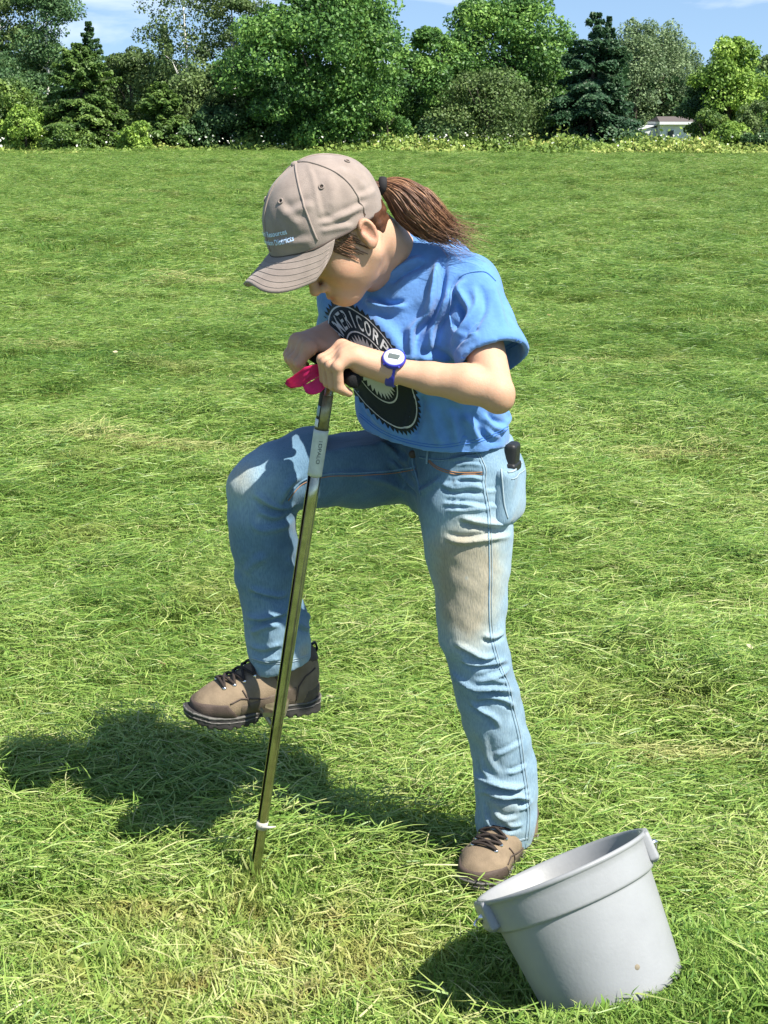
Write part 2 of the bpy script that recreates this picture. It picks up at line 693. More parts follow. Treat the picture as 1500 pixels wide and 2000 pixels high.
def denim_nodes(m):
    """worn blue denim: 'wear' 0 = dark indigo, 0.5 = faded blue, 1 = muddy beige; fine twill relief"""
    cr = attr_color(m, 'wear_shade', [(0.0, (0.038, 0.082, 0.135)), (0.34, (0.115, 0.205, 0.290)), (0.62, (0.235, 0.345, 0.42)), (0.80, (0.32, 0.36, 0.335)), (1.0, (0.33, 0.30, 0.225))], 16, 0.34)
    nt = m.node_tree
    N, L = nt.nodes, nt.links
    b = N['Principled BSDF']
    tc = N.new('ShaderNodeTexCoord')
    nz = N.new('ShaderNodeTexNoise')
    nz.inputs['Scale'].default_value = 260
    nz.inputs['Detail'].default_value = 3
    mp = N.new('ShaderNodeMapping')
    mp.inputs['Scale'].default_value = (1.6, 1.6, 0.35)
    L.new(tc.outputs['Object'], mp.inputs['Vector'])
    L.new(mp.outputs['Vector'], nz.inputs['Vector'])
    mx = N.new('ShaderNodeMixRGB')
    mx.blend_type = 'MULTIPLY'
    mx.inputs['Fac'].default_value = 0.7
    r2 = N.new('ShaderNodeValToRGB')
    r2.color_ramp.elements[0].position, r2.color_ramp.elements[1].position = 0.3, 0.62
    r2.color_ramp.elements[0].color = (0.68, 0.72, 0.78, 1)
    r2.color_ramp.elements[1].color = (1.08, 1.06, 1.04, 1)
    L.new(nz.outputs['Fac'], r2.inputs['Fac'])
    L.new(cr.outputs['Color'], mx.inputs['Color1'])
    L.new(r2.outputs['Color'], mx.inputs['Color2'])
    L.new(mx.outputs['Color'], b.inputs['Base Color'])
    bp = N.new('ShaderNodeBump')
    bp.inputs['Strength'].default_value = 0.45
    bp.inputs['Distance'].default_value = 0.002
    L.new(nz.outputs['Fac'], bp.inputs['Height'])
    L.new(bp.outputs['Normal'], b.inputs['Normal'])


denim_nodes(M_denim)

# ------------------------------------------------------------------ the person
Ld, Fd = A(0.64, -0.77, 0), A(-0.77, -0.64, 0)       # shoulder line (to her left), chest direction
Lp = unit(A(0.5, -0.87, 0))                            # hip line
person = thing('person', 'young person in tan cap, blue printed shirt and faded jeans pressing a soil probe down', 'person', (0.26, 2.72, 0.0))

# head frame
HC = U(661, 446, 2.58)
CC = U(634, 452, 2.58)                                 # cap frame: worn a little higher than the brow
_yaw, _pit = unit(A(-0.90, -0.43, 0)), math.radians(46)
_cp = math.radians(24)
CF = _yaw * math.cos(_cp) + A(0, 0, -math.sin(_cp))
CU = _yaw * math.sin(_cp) + A(0, 0, math.cos(_cp))
CL = np.cross(CU, CF)
HF = _yaw * math.cos(_pit) + A(0, 0, -math.sin(_pit))
HU = _yaw * math.sin(_pit) + A(0, 0, math.cos(_pit))
HL = np.cross(HU, HF)
_rl = math.radians(-4)
HU, HL = HU * math.cos(_rl) + HL * math.sin(_rl), HL * math.cos(_rl) - HU * math.sin(_rl)


def hd(f, l, u):
    return HC + HF * f + HL * l + HU * u


HFR = np.array([HF, HL, HU])


def cd(f, l, u):
    return CC + CF * f + CL * l + CU * u


CFR = np.array([CF, CL, CU])
# the probe's cross handle, that both hands hold
BAR0, BAR1 = U(590, 677, 2.70), U(707, 753, 2.47)
bar_d = unit(BAR1 - BAR0)
bar_w = unit(A(0, 0, 1) - bar_d * bar_d[2])
bar_o = np.cross(bar_w, bar_d)
bar_o = bar_o if bar_o[0] < 0 else -bar_o


def bar(s):
    return BAR0 + (BAR1 - BAR0) * s


WR_L, EL_L, SH_L = U(764, 722, 2.505), U(968, 766, 2.47), U(922, 590, 2.63)
WR_R, EL_R, SH_R = U(650, 652, 2.74), A(-0.085, 2.985, 1.0), A(-0.065, 2.83, 1.165)


def build_body():
    F = Field((-0.26, 2.34, 0.82), (0.34, 3.10, 1.47), 0.0025)
    E = lambda c, r: ell(hd(*c), r, HFR)
    C = lambda a, b, ra, rb, u=None: ecap(hd(*a), hd(*b), ra, rb, u)
    # skull, face, jaw
    F.put(E((0.004, 0, 0.022), (0.080, 0.073, 0.082)))
    F.put(E((0.028, 0, -0.032), (0.062, 0.059, 0.072)), 0.035)
    for s in (-1, 1):
        F.put(C((0.002, 0.050 * s, -0.058), (0.066, 0.016 * s, -0.088), 0.019, 0.016), 0.03)
        F.put(E((0.054, 0.036 * s, -0.044), (0.027, 0.026, 0.026)), 0.02)
    F.put(E((0.076, 0, -0.091), (0.017, 0.019, 0.015)), 0.02)
    F.put(C((0.078, -0.038, 0.014), (0.078, 0.038, 0.014), 0.013, 0.013), 0.02)
    for s in (-1, 1):
        F.put(E((0.094, 0.033 * s, -0.004), (0.014, 0.018, 0.012)), 0.012, 's')
        F.put(E((0.0745, 0.032 * s, -0.004), (0.0135, 0.0155, 0.0125)), 0.004)
    F.put(C((0.088, 0, 0.002), (0.108, 0, -0.040), 0.0075, 0.0095), 0.010)
    F.put(E((0.111, 0, -0.041), (0.009, 0.0095, 0.0085)), 0.006)
    for s in (-1, 1):
        F.put(E((0.098, 0.0125 * s, -0.046), (0.0095, 0.0065, 0.007)), 0.006)
    F.put(E((0.086, 0, -0.074), (0.014, 0.025, 0.018)), 0.018)
    F.put(C((0.0915, -0.019, -0.0705), (0.0985, 0, -0.068), 0.0035, 0.0055), 0.005)
    F.put(C((0.0915, 0.019, -0.0705), (0.0985, 0, -0.068), 0.0035, 0.0055), 0.005)
    F.put(C((0.091, -0.013, -0.079), (0.0955, 0, -0.080), 0.0045, 0.0065), 0.005)
    F.put(C((0.091, 0.013, -0.079), (0.0955, 0, -0.080), 0.0045, 0.0065), 0.005)
    for s in (-1, 1):
        F.put(C((0.0955, 0.016 * s, -0.0742), (0.1025, 0, -0.0745), 0.0014, 0.0018), 0.003, 's')
    # ears
    for s in (-1, 1):
        ax = unit(HU * 0.95 - HF * 0.28)
        fr = np.array([np.cross(ax, HL), HL, ax])
        c = hd(-0.012, 0.077 * s, -0.020)
        F.put(ell(c, (0.0150, 0.009, 0.0245), fr), 0.006)
        pts = [c + fr[0] * (0.0175 * math.cos(a)) * 1.0 + ax * (0.029 * math.sin(a)) + HL * s * 0.010 for a in np.linspace(-2.2, 2.6, 13)]
        sg = 1 if np.dot(fr[0], HF) < 0 else -1
        pts = [c + fr[0] * sg * (0.0125 * math.cos(a)) + ax * (0.0215 * math.sin(a)) + HL * s * 0.007 for a in np.linspace(-1.7, 2.5, 13)]
        for a, b in zip(pts[:-1], pts[1:]):
            F.put(ecap(a, b, 0.0036, 0.0036), 0.003)
        F.put(ell(c + HL * s * 0.010 - fr[0] * sg * 0.002, (0.0080, 0.006, 0.0125), fr), 0.004, 's')
        F.put(ell(c - ax * 0.022 + HL * s * 0.005 - fr[0] * sg * 0.004, (0.008, 0.006, 0.009), fr), 0.005)
        F.put(ell(c - fr[0] * sg * 0.010 + HL * s * 0.006 - ax * 0.004, (0.005, 0.005, 0.008), fr), 0.004)
    # neck, trunk
    nb = U(788, 512, 2.72)
    F.put(ecap(hd(-0.030, 0, -0.050), nb, 0.051, 0.051), 0.02)
    F.put(ecap(hd(0.0, 0.052, -0.055), U(760, 545, 2.69), 0.010, 0.010), 0.016)
    F.put(ecap(hd(0.02, 0.0, -0.085), U(745, 560, 2.72), 0.022, 0.026), 0.03)
    F.put(ecap(nb, U(822, 600, 2.75), (0.050, 0.045), (0.10, 0.075), Ld), 0.03)
    F.put(ecap(U(822, 600, 2.75), U(825, 700, 2.78), (0.10, 0.075), (0.125, 0.085), Ld), 0.03)
    F.put(ecap(U(825, 700, 2.78), U(860, 840, 2.80), (0.125, 0.085), (0.125, 0.085), Ld), 0.03)
    # arms
    for sh, el, wr, up_, c1 in ((SH_L, EL_L, WR_L, 0.043, 1), (SH_R, EL_R, WR_R, 0.042, 0)):
        F.put(ecap(nb * 0.5 + sh * 0.5 - A(0, 0, 0.02), sh, 0.036, 0.045), 0.02)
        F.put(ecap(sh, el, 0.042, 0.0315), 0.015)
        F.put(ecap(el + A(0.006, 0, -0.008) * c1, el + A(0.006, 0, -0.012) * c1, 0.0265, 0.0265), 0.012)
        d = wr - el
        sd = unit(np.cross(d, A(0, 0, 1)))
        m1 = el + d * 0.28 + A(0, 0, 0.004)
        m2 = el + d * 0.62
        F.put(ecap(el, m1, 0.031, (0.034, 0.034), sd), 0.006)
        F.put(ecap(m1, m2, (0.034, 0.034), (0.028, 0.0275), sd), 0.01)
        F.put(ecap(m2, wr, (0.028, 0.0275), (0.0262, 0.0205), sd), 0.01)

    # hands
    def hand(ss, wr, mcp, pip, dip, tip, thumb_s, th):
        q = lambda s, ow: bar(s) + bar_o * ow[0] + bar_w * ow[1]
        Ls = [0.94, 1.03, 1.0, 0.88]
        for i, s in enumerate(ss):
            k = Ls[i]
            j = 0.002 * (i % 2)
            p0, p1 = q(s, mcp), q(s, (pip[0] * k, pip[1] + 0.004 * (1 - k) + j))
            p2, p3 = q(s, (dip[0] * k, dip[1] * k)), q(s, (tip[0], tip[1] * k))
            F.put(ecap(p0, p1, 0.0105, 0.0098), 0.004)
            F.put(ecap(p1, p1, 0.0104, 0.0104), 0.004)
            F.put(ecap(p1, p2, 0.0096, 0.0088), 0.003)
            F.put(ecap(p2, p3, 0.0088, 0.0078), 0.003)
            F.put(ecap(wr, p0, 0.019, 0.0112), 0.014)
            F.put(ecap(p0, p0, 0.0118, 0.0118), 0.006)
        mid = q(sum(ss) / 4, (mcp[0] * 0.2, mcp[1] * 0.86))
        F.put(ecap(wr, mid, (0.024, 0.018), (0.036, 0.014), bar_d), 0.014)
        # heel of the hand on the little-finger side
        F.put(ecap(wr * 0.6 + q(ss[3], (-0.012, 0.018)) * 0.4, q(ss[3], (-0.012, 0.022)), 0.017, 0.014), 0.014)
        # thumb leaves the side of the palm and closes under the bar
        t0 = wr * 0.55 + q(ss[0], (-0.006, 0.024)) * 0.45
        t1 = q(thumb_s, (-0.024, 0.012))
        t2, t3 = q(thumb_s + th, (-0.024, -0.016)), q(thumb_s + th * 1.4, (-0.004, -0.027))
        F.put(ecap(t0, t1, 0.017, 0.0125), 0.012)
        F.put(ecap(t1, t2, 0.0118, 0.0108), 0.004)
        F.put(ecap(t2, t3, 0.0104, 0.0088), 0.003)

    hand([0.635, 0.712, 0.789, 0.862], WR_L, (-0.004, 0.044), (0.036, 0.023), (0.030, -0.014), (0.007, -0.027), 0.565, 0.02)
    hand([0.355, 0.283, 0.211, 0.143], WR_R, (0.026, 0.024), (0.049, -0.004), (0.032, -0.031), (0.008, -0.029), 0.43, -0.02)
    V, Q = F.mesh(2)
    o = mesh_obj('body', V, Q, M_skin, person)
    # colour of the skin itself: lips, cheeks, brows, knuckles
    P = (V - HC) @ HFR.T
    tone = np.full(len(V), 0.72)

    def spot(c, r, a):
        q = ((P - np.array(c)) / np.array(r))
        tone[:] += a * np.exp(-(q * q).sum(1))
    for s in (-1, 1):
        spot((0.060, 0.042 * s, -0.040), (0.03, 0.03, 0.022), -0.26)
        spot((0.095, 0.010 * s, -0.0690), (0.012, 0.013, 0.0055), -0.45)
        spot((0.093, 0.008 * s, -0.0800), (0.012, 0.012, 0.0060), -0.42)
        spot((-0.012, 0.088 * s, -0.020), (0.02, 0.014, 0.03), -0.30)
        spot((0.078, 0.034 * s, 0.018), (0.02, 0.020, 0.0045), -1.2)
        spot((0.086, 0.034 * s, -0.0115), (0.012, 0.014, 0.0022), -1.2)
    spot((0.115, 0, -0.042), (0.012, 0.014, 0.012), -0.14)
    for s in (0.635, 0.712, 0.789, 0.862, 0.355, 0.283, 0.211, 0.143):
        for ow in ((0.036, 0.023), (-0.004, 0.044)):
            q = (V - (bar(s) + bar_o * ow[0] + bar_w * ow[1])) / 0.011
            tone -= 0.10 * np.exp(-(q * q).sum(1))
    q = (V - EL_L - A(0.01, 0, -0.02)) / 0.03
    tone -= 0.10 * np.exp(-(q * q).sum(1))
    set_attr(o, 'tone', tone)
    return V, Q


bodyV, bodyQ = build_body()
body_tree = bvh(bodyV, bodyQ)


# ------------------------------------------------------------------ shirt
def build_shirt():
    F = Field((-0.28, 2.38, 0.84), (0.38, 3.12, 1.36), 0.0034)
    T = [((852, 862, 2.79), 0.166, 0.126), ((840, 795, 2.78), 0.158, 0.122), ((822, 700, 2.76), 0.155, 0.117),
         ((806, 625, 2.735), 0.163, 0.116), ((812, 560, 2.72), 0.155, 0.098), ((795, 515, 2.715), 0.085, 0.066)]
    for (a, r1, r2), (b, r3, r4) in zip(T[:-1], T[1:]):
        F.put(ecap(U(*a), U(*b), (r1, r2), (r3, r4), Ld), 0.03)
    for s in (-1, 1):
        F.put(ell(U(796, 665, 2.74) + Fd * 0.085 + Ld * 0.062 * s, (0.056, 0.056, 0.056)), 0.05)
    # back of the shoulders, yoke
    F.put(ecap(U(838, 515, 2.73), U(913, 562, 2.645), 0.052, 0.060), 0.03)
    F.put(ecap(U(806, 520, 2.73), U(870, 520, 2.76), 0.050, 0.054), 0.03)
    F.put(ecap(U(800, 520, 2.75), A(-0.065, 2.83, 1.165), 0.050, 0.060), 0.035)
    # sleeves, open at the hem
    for sh, hem, r0, r1 in ((U(922, 586, 2.635), U(963, 704, 2.535), 0.062, (0.066, 0.056)), (A(-0.065, 2.83, 1.16), A(-0.075, 2.905, 1.075), 0.06, (0.064, 0.056))):
        d = unit(hem - sh)
        e = hem + d * 0.05
        u = unit(np.cross(d, unit(hem - CAM)))
        outer = cutp(ecap(sh, e, r0, (r1[0] * 1.05, r1[1] * 1.05), u), hem, unit(d + u * (-0.0)))
        inner = cutp(ecap(sh, e, r0 - 0.008, (r1[0] * 1.05 - 0.0075, r1[1] * 1.05 - 0.0075), u), hem - d * 0.05, -d)
        F.put(less(outer, inner), 0.022)
    pl, pr, pn = U(693, 816, 2.83), U(1004, 842, 2.78), U(860, 884, 2.645)
    n = unit(np.cross(pr - pl, pn - pl))
    n = n if n[2] < 0 else -n
    x, y, z = F.axes()
    pd = (x - f32(pl[0])) * f32(n[0]) + (y - f32(pl[1])) * f32(n[1]) + (z - f32(pl[2])) * f32(n[2])
    D = np.maximum(F.D, -np.maximum(F.D + 0.0075, -pd - 0.035))
    F.D = np.maximum(D, pd)
    # neck hole
    F.put(ecap(U(757, 479, 2.69), U(715, 430, 2.65), 0.054, 0.060), 0.006, 's')
    V, Q = F.mesh(3)
    tree = bvh(V, Q)
    N = normals(V, Q)
    V0 = V.copy()
    mm = 0.001
    folds = [  # pixel polyline, width mm, height mm, valley, side
        ([(857, 505), (850, 560), (836, 610), (806, 645), (796, 695)], 8, 9, 0.9, 1),
        ([(886, 568), (862, 610), (843, 645), (840, 690)], 8, 8, 0.9, 1),
        ([(826, 503), (790, 521), (758, 542)], 7, 7, 0.8, 1),
        ([(716, 586), (738, 597), (765, 603), (792, 597)], 6, 8, 0.7, 1),
        ([(909, 548), (894, 566), (915, 606), (906, 640)], 7, 6, 1.0, -1),
        ([(925, 560), (930, 600), (905, 640), (880, 672)], 9, 6, 0.8, 1),
        ([(880, 640), (905, 655), (935, 650)], 6, 5, 0.8, 1),
        ([(960, 560), (975, 600), (985, 640)], 10, 3, 0.5, 1),
        ([(884, 655), (905, 668), (940, 655)], 6, 2, 0.8, 1),
        ([(872, 500), (905, 515), (940, 530)], 9, 3, 0.6, 1),
        ([(800, 640), (805, 690), (790, 700)], 8, 6, 0.8, -1),
        ([(730, 620), (760, 650), (785, 690)], 14, 3, 0.4, 1),
        ([(690, 585), (700, 600), (720, 612)], 8, 3, 0.4, 1),
        ([(812, 770), (806, 810), (794, 850)], 9, 6, 0.8, 1),
        ([(840, 790), (850, 830), (862, 872)], 12, 4, 0.5, 1),
        ([(905, 812), (925, 835), (935, 862)], 9, 5, 0.7, 1),
        ([(945, 812), (958, 830), (985, 840)], 7, 5, 0.8, 1),
        ([(930, 825), (960, 850), (975, 853)], 6, 4, 0.7, -1),
        ([(880, 800), (890, 840), (895, 872)], 9, 4, 0.6, 1),
        ([(720, 790), (740, 820), (770, 845)], 10, 3, 0.5, 1),
        ([(985, 800), (990, 820), (975, 838)], 8, 4, 0.6, 1),
        ([(700, 760), (712, 790), (730, 812)], 9, 3, 0.5, -1),
        ([(845, 720), (870, 760), (905, 790)], 10, 5, 0.6, 1),
        ([(820, 700), (850, 700), (880, 708)], 9, 5, 0.7, 1),
    ]
    for pix, w, a, tr, sd in folds:
        sculpt(V, N, trace(tree, pix), w * 0.9 * mm, 2.0 * a * mm, tr, sd)
    V += N * (0.0026 * lumps(V0, 3, 28))[:, None] + N * (0.0013 * lumps(V0 * np.array([1, 1, 0.6]), 5, 75))[:, None]
    V = relax(V, Q, 2)
    return V, Q, n, pl


shirtV, shirtQ, hem_n, hem_p = build_shirt()
shirt = mesh_obj('t_shirt', shirtV, shirtQ, M_shirt, person)
shirt_tree = bvh(shirtV, shirtQ)


def stitch_ring(tree, pix, r, lift=0.0004):
    mb = MB()
    L = trace(tree, pix, 2.0)
    if len(L) > 2:
        mb.tube([p + n * lift for p, n in L], r, 5)
    return mb


M_shirt_st = material('shirt_thread', (0.055, 0.17, 0.50), 0.9)
for pix in ([(902, 706), (935, 704), (985, 686), (1018, 668)], [(901, 699), (934, 697), (983, 680), (1014, 662)]):
    stitch_ring(shirt_tree, pix, 0.0009).build('hem_stitch', M_shirt_st, shirt)
stitch_ring(shirt_tree, [(882, 640), (878, 600), (884, 560), (905, 536), (945, 530), (968, 548)], 0.0022, 0.0).build('shoulder_seam', M_shirt, shirt)
for dy in (0, 5):
    stitch_ring(shirt_tree, [(702, 812 - dy), (735, 838 - dy), (772, 857 - dy), (820, 870 - dy), (862, 874 - dy), (905, 868 - dy), (950, 858 - dy), (992, 838 - dy)], 0.0008).build('hem_stitch', M_shirt_st, shirt)

# collar rib round the neck
cb, ct = U(768, 492, 2.705), U(715, 430, 2.65)
cax = unit(ct - cb)
cu = unit(np.cross(cax, Ld))
cv = np.cross(cax, cu)
ring = []
for i in range(48):
    a = 2 * math.pi * i / 48
    dr = cu * math.cos(a) + cv * math.sin(a)
    # from outside the neck look towards the axis from above the shirt
    best = None
    for h in np.linspace(0.07, -0.05, 60):
        p = cb + cax * h + dr * 0.0570
        loc, nrm, _, dist = shirt_tree.find_nearest(Vector(p))
        if best is None or dist < best[0]:
            best = (dist, np.array(loc), p)
    ring.append(best[1] * 0.6 + best[2] * 0.4)
R_ = np.array(ring)
for _ in range(6):
    R_ = 0.5 * R_ + 0.25 * np.roll(R_, 1, 0) + 0.25 * np.roll(R_, -1, 0)
mb = MB()
mb.tube(list(R_) + [R_[0], R_[1]], 0.0055, 8, caps=False)
mb.tube([p + cax * 0.007 for p in R_] + [R_[0] + cax * 0.007, R_[1] + cax * 0.007], 0.0048, 8, caps=False)
mb.build('collar', M_shirt, shirt)


# chest print: toothed ring, two pale lines, curved lettering, inner sunburst with a letter
def build_emblem():
    c, ex, ey = A(728, 717), A(80, 40), A(-38, -117)

    def lay(P2, lift):
        out = []
        for p in P2:
            q = c + ex * p[0] + ey * p[1]
            h = hit(shirt_tree, *q)
            if h is None:
                out.append(None)
            else:
                out.append(h[0] + h[1] * lift)
        return out

    def patch(name, verts, faces, m, lift):
        P = lay(verts, lift)
        F = []
        for f in faces:
            if any(P[i] is None for i in f):
                continue
            q = [P[i] for i in f]
            if max(np.linalg.norm(q[i] - q[i - 1]) for i in range(len(q))) > 0.05:
                continue
            F.append(f)
        keep = sorted({i for f in F for i in f})
        ix = {k: i for i, k in enumerate(keep)}
        if F:
            mesh_obj(name, [P[k] for k in keep], [tuple(ix[i] for i in f) for f in F], m, shirt, True)

    def ringp(r0f, r1f, n, k):
        V, F = [], []
        for i in range(n):
            a = 2 * math.pi * i / n
            for j in range(k + 1):
                r = r0f(i) + (r1f(i) - r0f(i)) * j / k
                V.append((r * math.cos(a), r * math.sin(a)))
        for i in range(n):
            for j in range(k):
                i2 = (i + 1) % n
                F.append((i * (k + 1) + j, i * (k + 1) + j + 1, i2 * (k + 1) + j + 1, i2 * (k + 1) + j))
        return V, F
    n = 4 * 54
    teeth = lambda i: 1.0 + 0.075 * (1 - abs((i % 4) - 2) / 2) * (1 if True else 0)
    patch('emblem_ring', *ringp(lambda i: 0.02, teeth, n, 26), M_print, 0.0012)
    patch('emblem_line', *ringp(lambda i: 0.945, lambda i: 0.968, n, 1), M_print_w, 0.0019)
    patch('emblem_line', *ringp(lambda i: 0.545, lambda i: 0.568, n, 1), M_print_w, 0.0019)
    burst = lambda i: 0.40 + 0.11 * (1 - abs((i % 6) - 3) / 3)
    patch('emblem_sunburst', *ringp(lambda i: 0.01, burst, 6 * 30, 12), M_print_w, 0.0019)
    V, Fc = text_outline('A')
    w = V[:, 0].max()
    sub = [(-0.26 + 0.52 * v[0] / w, -0.26 + 0.52 * v[1] / 0.7) for v in V]
    patch('emblem_letter', sub, Fc, M_print, 0.0026)
    word = 'AMERICORPS'
    a0, a1 = math.radians(154), math.radians(30)
    for i, ch in enumerate(word):
        V, Fc = text_outline(ch, 0.012)
        w = V[:, 0].max() - V[:, 0].min()
        x0 = V[:, 0].min()
        am = a0 + (a1 - a0) * i / (len(word) - 1)
        wid = (0.038 if ch == 'I' else 0.140 if ch != 'M' else 0.175)
        P2 = []
        for v in V:
            t = ((v[0] - x0) / w - 0.5) * wid
            r = 0.625 + 0.27 * v[1] / 0.7
            a = am - t / 0.76
            P2.append((r * math.cos(a), r * math.sin(a)))
        patch('emblem_letter', P2, Fc, M_print_w, 0.0024)


build_emblem()


# ------------------------------------------------------------------ jeans
def build_jeans():
    F = Field((-0.38, 2.40, 0.03), (0.38, 3.12, 0.96), 0.0036)
    F.put(ecap(U(880, 862, 2.80), U(896, 925, 2.80), (0.150, 0.108), (0.160, 0.114), Lp), 0.03)
    F.put(ecap(U(955, 930, 2.80), U(950, 955, 2.79), 0.070, 0.066), 0.03)
    left = [(905, 935, 2.735, 90), (908, 990, 2.72, 88), (914, 1050, 2.71, 83), (919, 1110, 2.70, 74), (921, 1180, 2.69, 66), (922, 1240, 2.68, 60.5),
            (938, 1300, 2.685, 57), (950, 1350, 2.70, 58), (963, 1400, 2.71, 57), (977, 1450, 2.715, 55), (986, 1500, 2.72, 58),
            (989, 1550, 2.72, 57), (989, 1600, 2.72, 56), (987, 1650, 2.72, 51)]
    right = [(812, 905, 2.88, 76), (700, 905, 2.82, 85), (610, 913, 2.76, 74), (545, 932, 2.725, 66), (507, 951, 2.715, 58)]
    shin = [(507, 951, 2.715, 60), (511, 1010, 2.72, 64), (516, 1060, 2.725, 63), (521, 1120, 2.73, 58), (528, 1180, 2.735, 55), (540, 1215, 2.735, 60),
            (545, 1260, 2.735, 59), (551, 1305, 2.735, 57)]
    chain(F, left, 0.02)
    chain(F, right, 0.02)
    chain(F, shin, 0.016)
    trim(F, U(987, 1648, 2.72), 0.10, (0.05, -0.12, -1), 0.008, 0.03)
    d = unit(U(551, 1305, 2.735) - U(545, 1260, 2.735))
    trim(F, U(551, 1298, 2.735), 0.10, d + A(0.16, 0, 0), 0.008, 0.03)
    trim(F, U(878, 850, 2.80), 0.25, (-0.05, 0.02, 1))
    V, Q = F.mesh(2)
    tree = bvh(V, Q)
    N = normals(V, Q)
    V0 = V.copy()
    mm = 0.001
    folds = [
        # hip whiskers
        ([(885, 937), (915, 932), (944, 936)], 5, 5, 0.9, 1), ([(870, 948), (905, 944), (945, 948)], 5, 5, 0.9, 1),
        ([(878, 935), (912, 950), (944, 956)], 4, 4, 0.9, 1), ([(862, 945), (885, 955), (915, 952), (945, 955)], 5, 5, 0.9, -1),
        ([(866, 983), (905, 985), (950, 990)], 4.5, 5, 0.9, 1), ([(870, 996), (905, 996), (958, 992)], 4.5, 5, 0.9, 1),
        ([(880, 897), (910, 893), (938, 898)], 5, 4, 0.8, 1), ([(888, 908), (915, 905), (942, 909)], 4, 4, 0.9, 1),
        ([(900, 1012), (945, 1022), (990, 1026)], 6, 7, 1.0, -1), ([(868, 1050), (905, 1057), (950, 1052), (995, 1046)], 6, 6, 0.9, 1),
        ([(950, 960), (968, 958), (975, 955)], 4, 3, 0.8, 1), ([(950, 985), (972, 990)], 4, 3, 0.8, 1),
        # knee of the standing leg
        ([(945, 1243), (965, 1246), (985, 1236)], 5, 5, 1.0, -1), ([(890, 1258), (915, 1270), (945, 1284), (970, 1282)], 6, 6, 0.8, -1),
        ([(900, 1290), (930, 1298), (965, 1296), (990, 1290)], 5, 6, 1.0, -1), ([(950, 1322), (975, 1318), (995, 1304)], 5, 5, 1.0, 1),
        ([(879, 1312), (900, 1328), (925, 1342), (965, 1344), (1000, 1352)], 6, 8, 1.0, -1), ([(928, 1368), (955, 1362), (985, 1368), (1005, 1382)], 5, 5, 0.9, -1),
        ([(918, 1374), (940, 1386), (965, 1402), (975, 1420)], 6, 6, 0.8, -1),
        ([(930, 1330), (960, 1326), (990, 1332)], 5, 4, 0.8, 1),
        # lower leg
        ([(945, 1430), (952, 1475), (975, 1512)], 9, 2, 0.6, 1), ([(965, 1475), (990, 1466), (1018, 1450)], 6, 2.5, 0.7, 1),
        ([(925, 1515), (955, 1525), (990, 1537), (1026, 1538)], 7, 9, 1.0, -1), ([(950, 1548), (985, 1558), (1010, 1556), (1038, 1564)], 6, 8, 1.0, -1),
        ([(930, 1548), (960, 1545), (1000, 1548), (1035, 1546)], 5, 4, 0.8, 1), ([(1015, 1580), (1028, 1574), (1038, 1566)], 5, 5, 1.0, 1),
        ([(985, 1605), (1000, 1614), (1020, 1612)], 5, 4, 0.9, -1), ([(950, 1628), (975, 1630), (1005, 1632)], 4, 4, 0.9, -1),
        ([(965, 1585), (985, 1600), (1010, 1595)], 6, 4, 0.7, 1), ([(990, 1510), (1010, 1506), (1028, 1496)], 5, 4, 0.8, 1),
        ([(940, 1480), (946, 1505), (965, 1525)], 7, 4, 0.7, -1), ([(945, 1570), (950, 1595), (962, 1618)], 7, 4, 0.7, 1),
        # raised leg
        ([(575, 985), (545, 990), (520, 980), (500, 965)], 8, 6, 0.8, 1), ([(560, 1000), (535, 1010), (505, 1000)], 7, 4, 0.7, 1),
        ([(585, 930), (560, 955), (545, 985)], 8, 5, 0.7, 1), ([(490, 1020), (510, 1035), (545, 1030), (572, 1020)], 8, 3, 0.6, 1),
        ([(488, 1150), (515, 1158), (545, 1165), (560, 1160)], 7, 6, 0.9, -1), ([(482, 1205), (510, 1208), (548, 1200), (560, 1195)], 6, 8, 1.0, -1),
        ([(490, 1235), (520, 1222), (545, 1220)], 6, 6, 0.9, 1), ([(488, 1262), (515, 1268), (548, 1258)], 6, 5, 0.9, -1),
        ([(492, 1285), (515, 1292), (545, 1288)], 5, 4, 0.9, -1), ([(580, 1215), (592, 1225), (604, 1228)], 5, 6, 1.0, -1),
        ([(585, 1190), (598, 1200), (604, 1212)], 6, 5, 0.8, 1), ([(560, 1090), (572, 1120), (578, 1160)], 9, 4, 0.6, 1),
        ([(480, 1120), (495, 1100), (520, 1085)], 10, 3, 0.5, 1),
        # thigh and fly
        ([(800, 880), (805, 910), (812, 935)], 6, 4, 0.8, 1), ([(740, 860), (770, 885), (800, 905)], 9, 5, 0.7, 1),
        ([(700, 930), (750, 940), (800, 960)], 9, 4, 0.6, 1), ([(760, 900), (790, 930), (815, 960)], 7, 5, 0.8, -1),
        ([(820, 960), (840, 950), (860, 935)], 7, 5, 0.8, 1), ([(640, 930), (700, 925), (760, 930)], 9, 2.5, 0.5, 1),
    ]
    for pix, w, a, tr, sd in folds:
        sculpt(V, N, trace(tree, pix), w * 0.82 * mm, 1.9 * a * mm, tr, sd)
    # side seam dips with puckers along it
    V += N * (0.0016 * lumps(V0, 11, 34))[:, None] + N * (0.0008 * lumps(V0, 13, 85))[:, None]
    V = relax(V, Q, 2)
    return V, Q


jeansV, jeansQ = build_jeans()
jeans = mesh_obj('jeans', jeansV, jeansQ, M_denim, person)
jeans_tree = bvh(jeansV, jeansQ)
_P = jeansV
wear_shade = np.full(len(_P), 0.44)


def fade_shade(px, py, Y, r, a, sq=(1, 1, 1)):
    c = U(px, py, Y)
    q = (_P - c) / (np.array(sq) * r)
    wear_shade[:] += a * np.exp(-(q * q).sum(1))


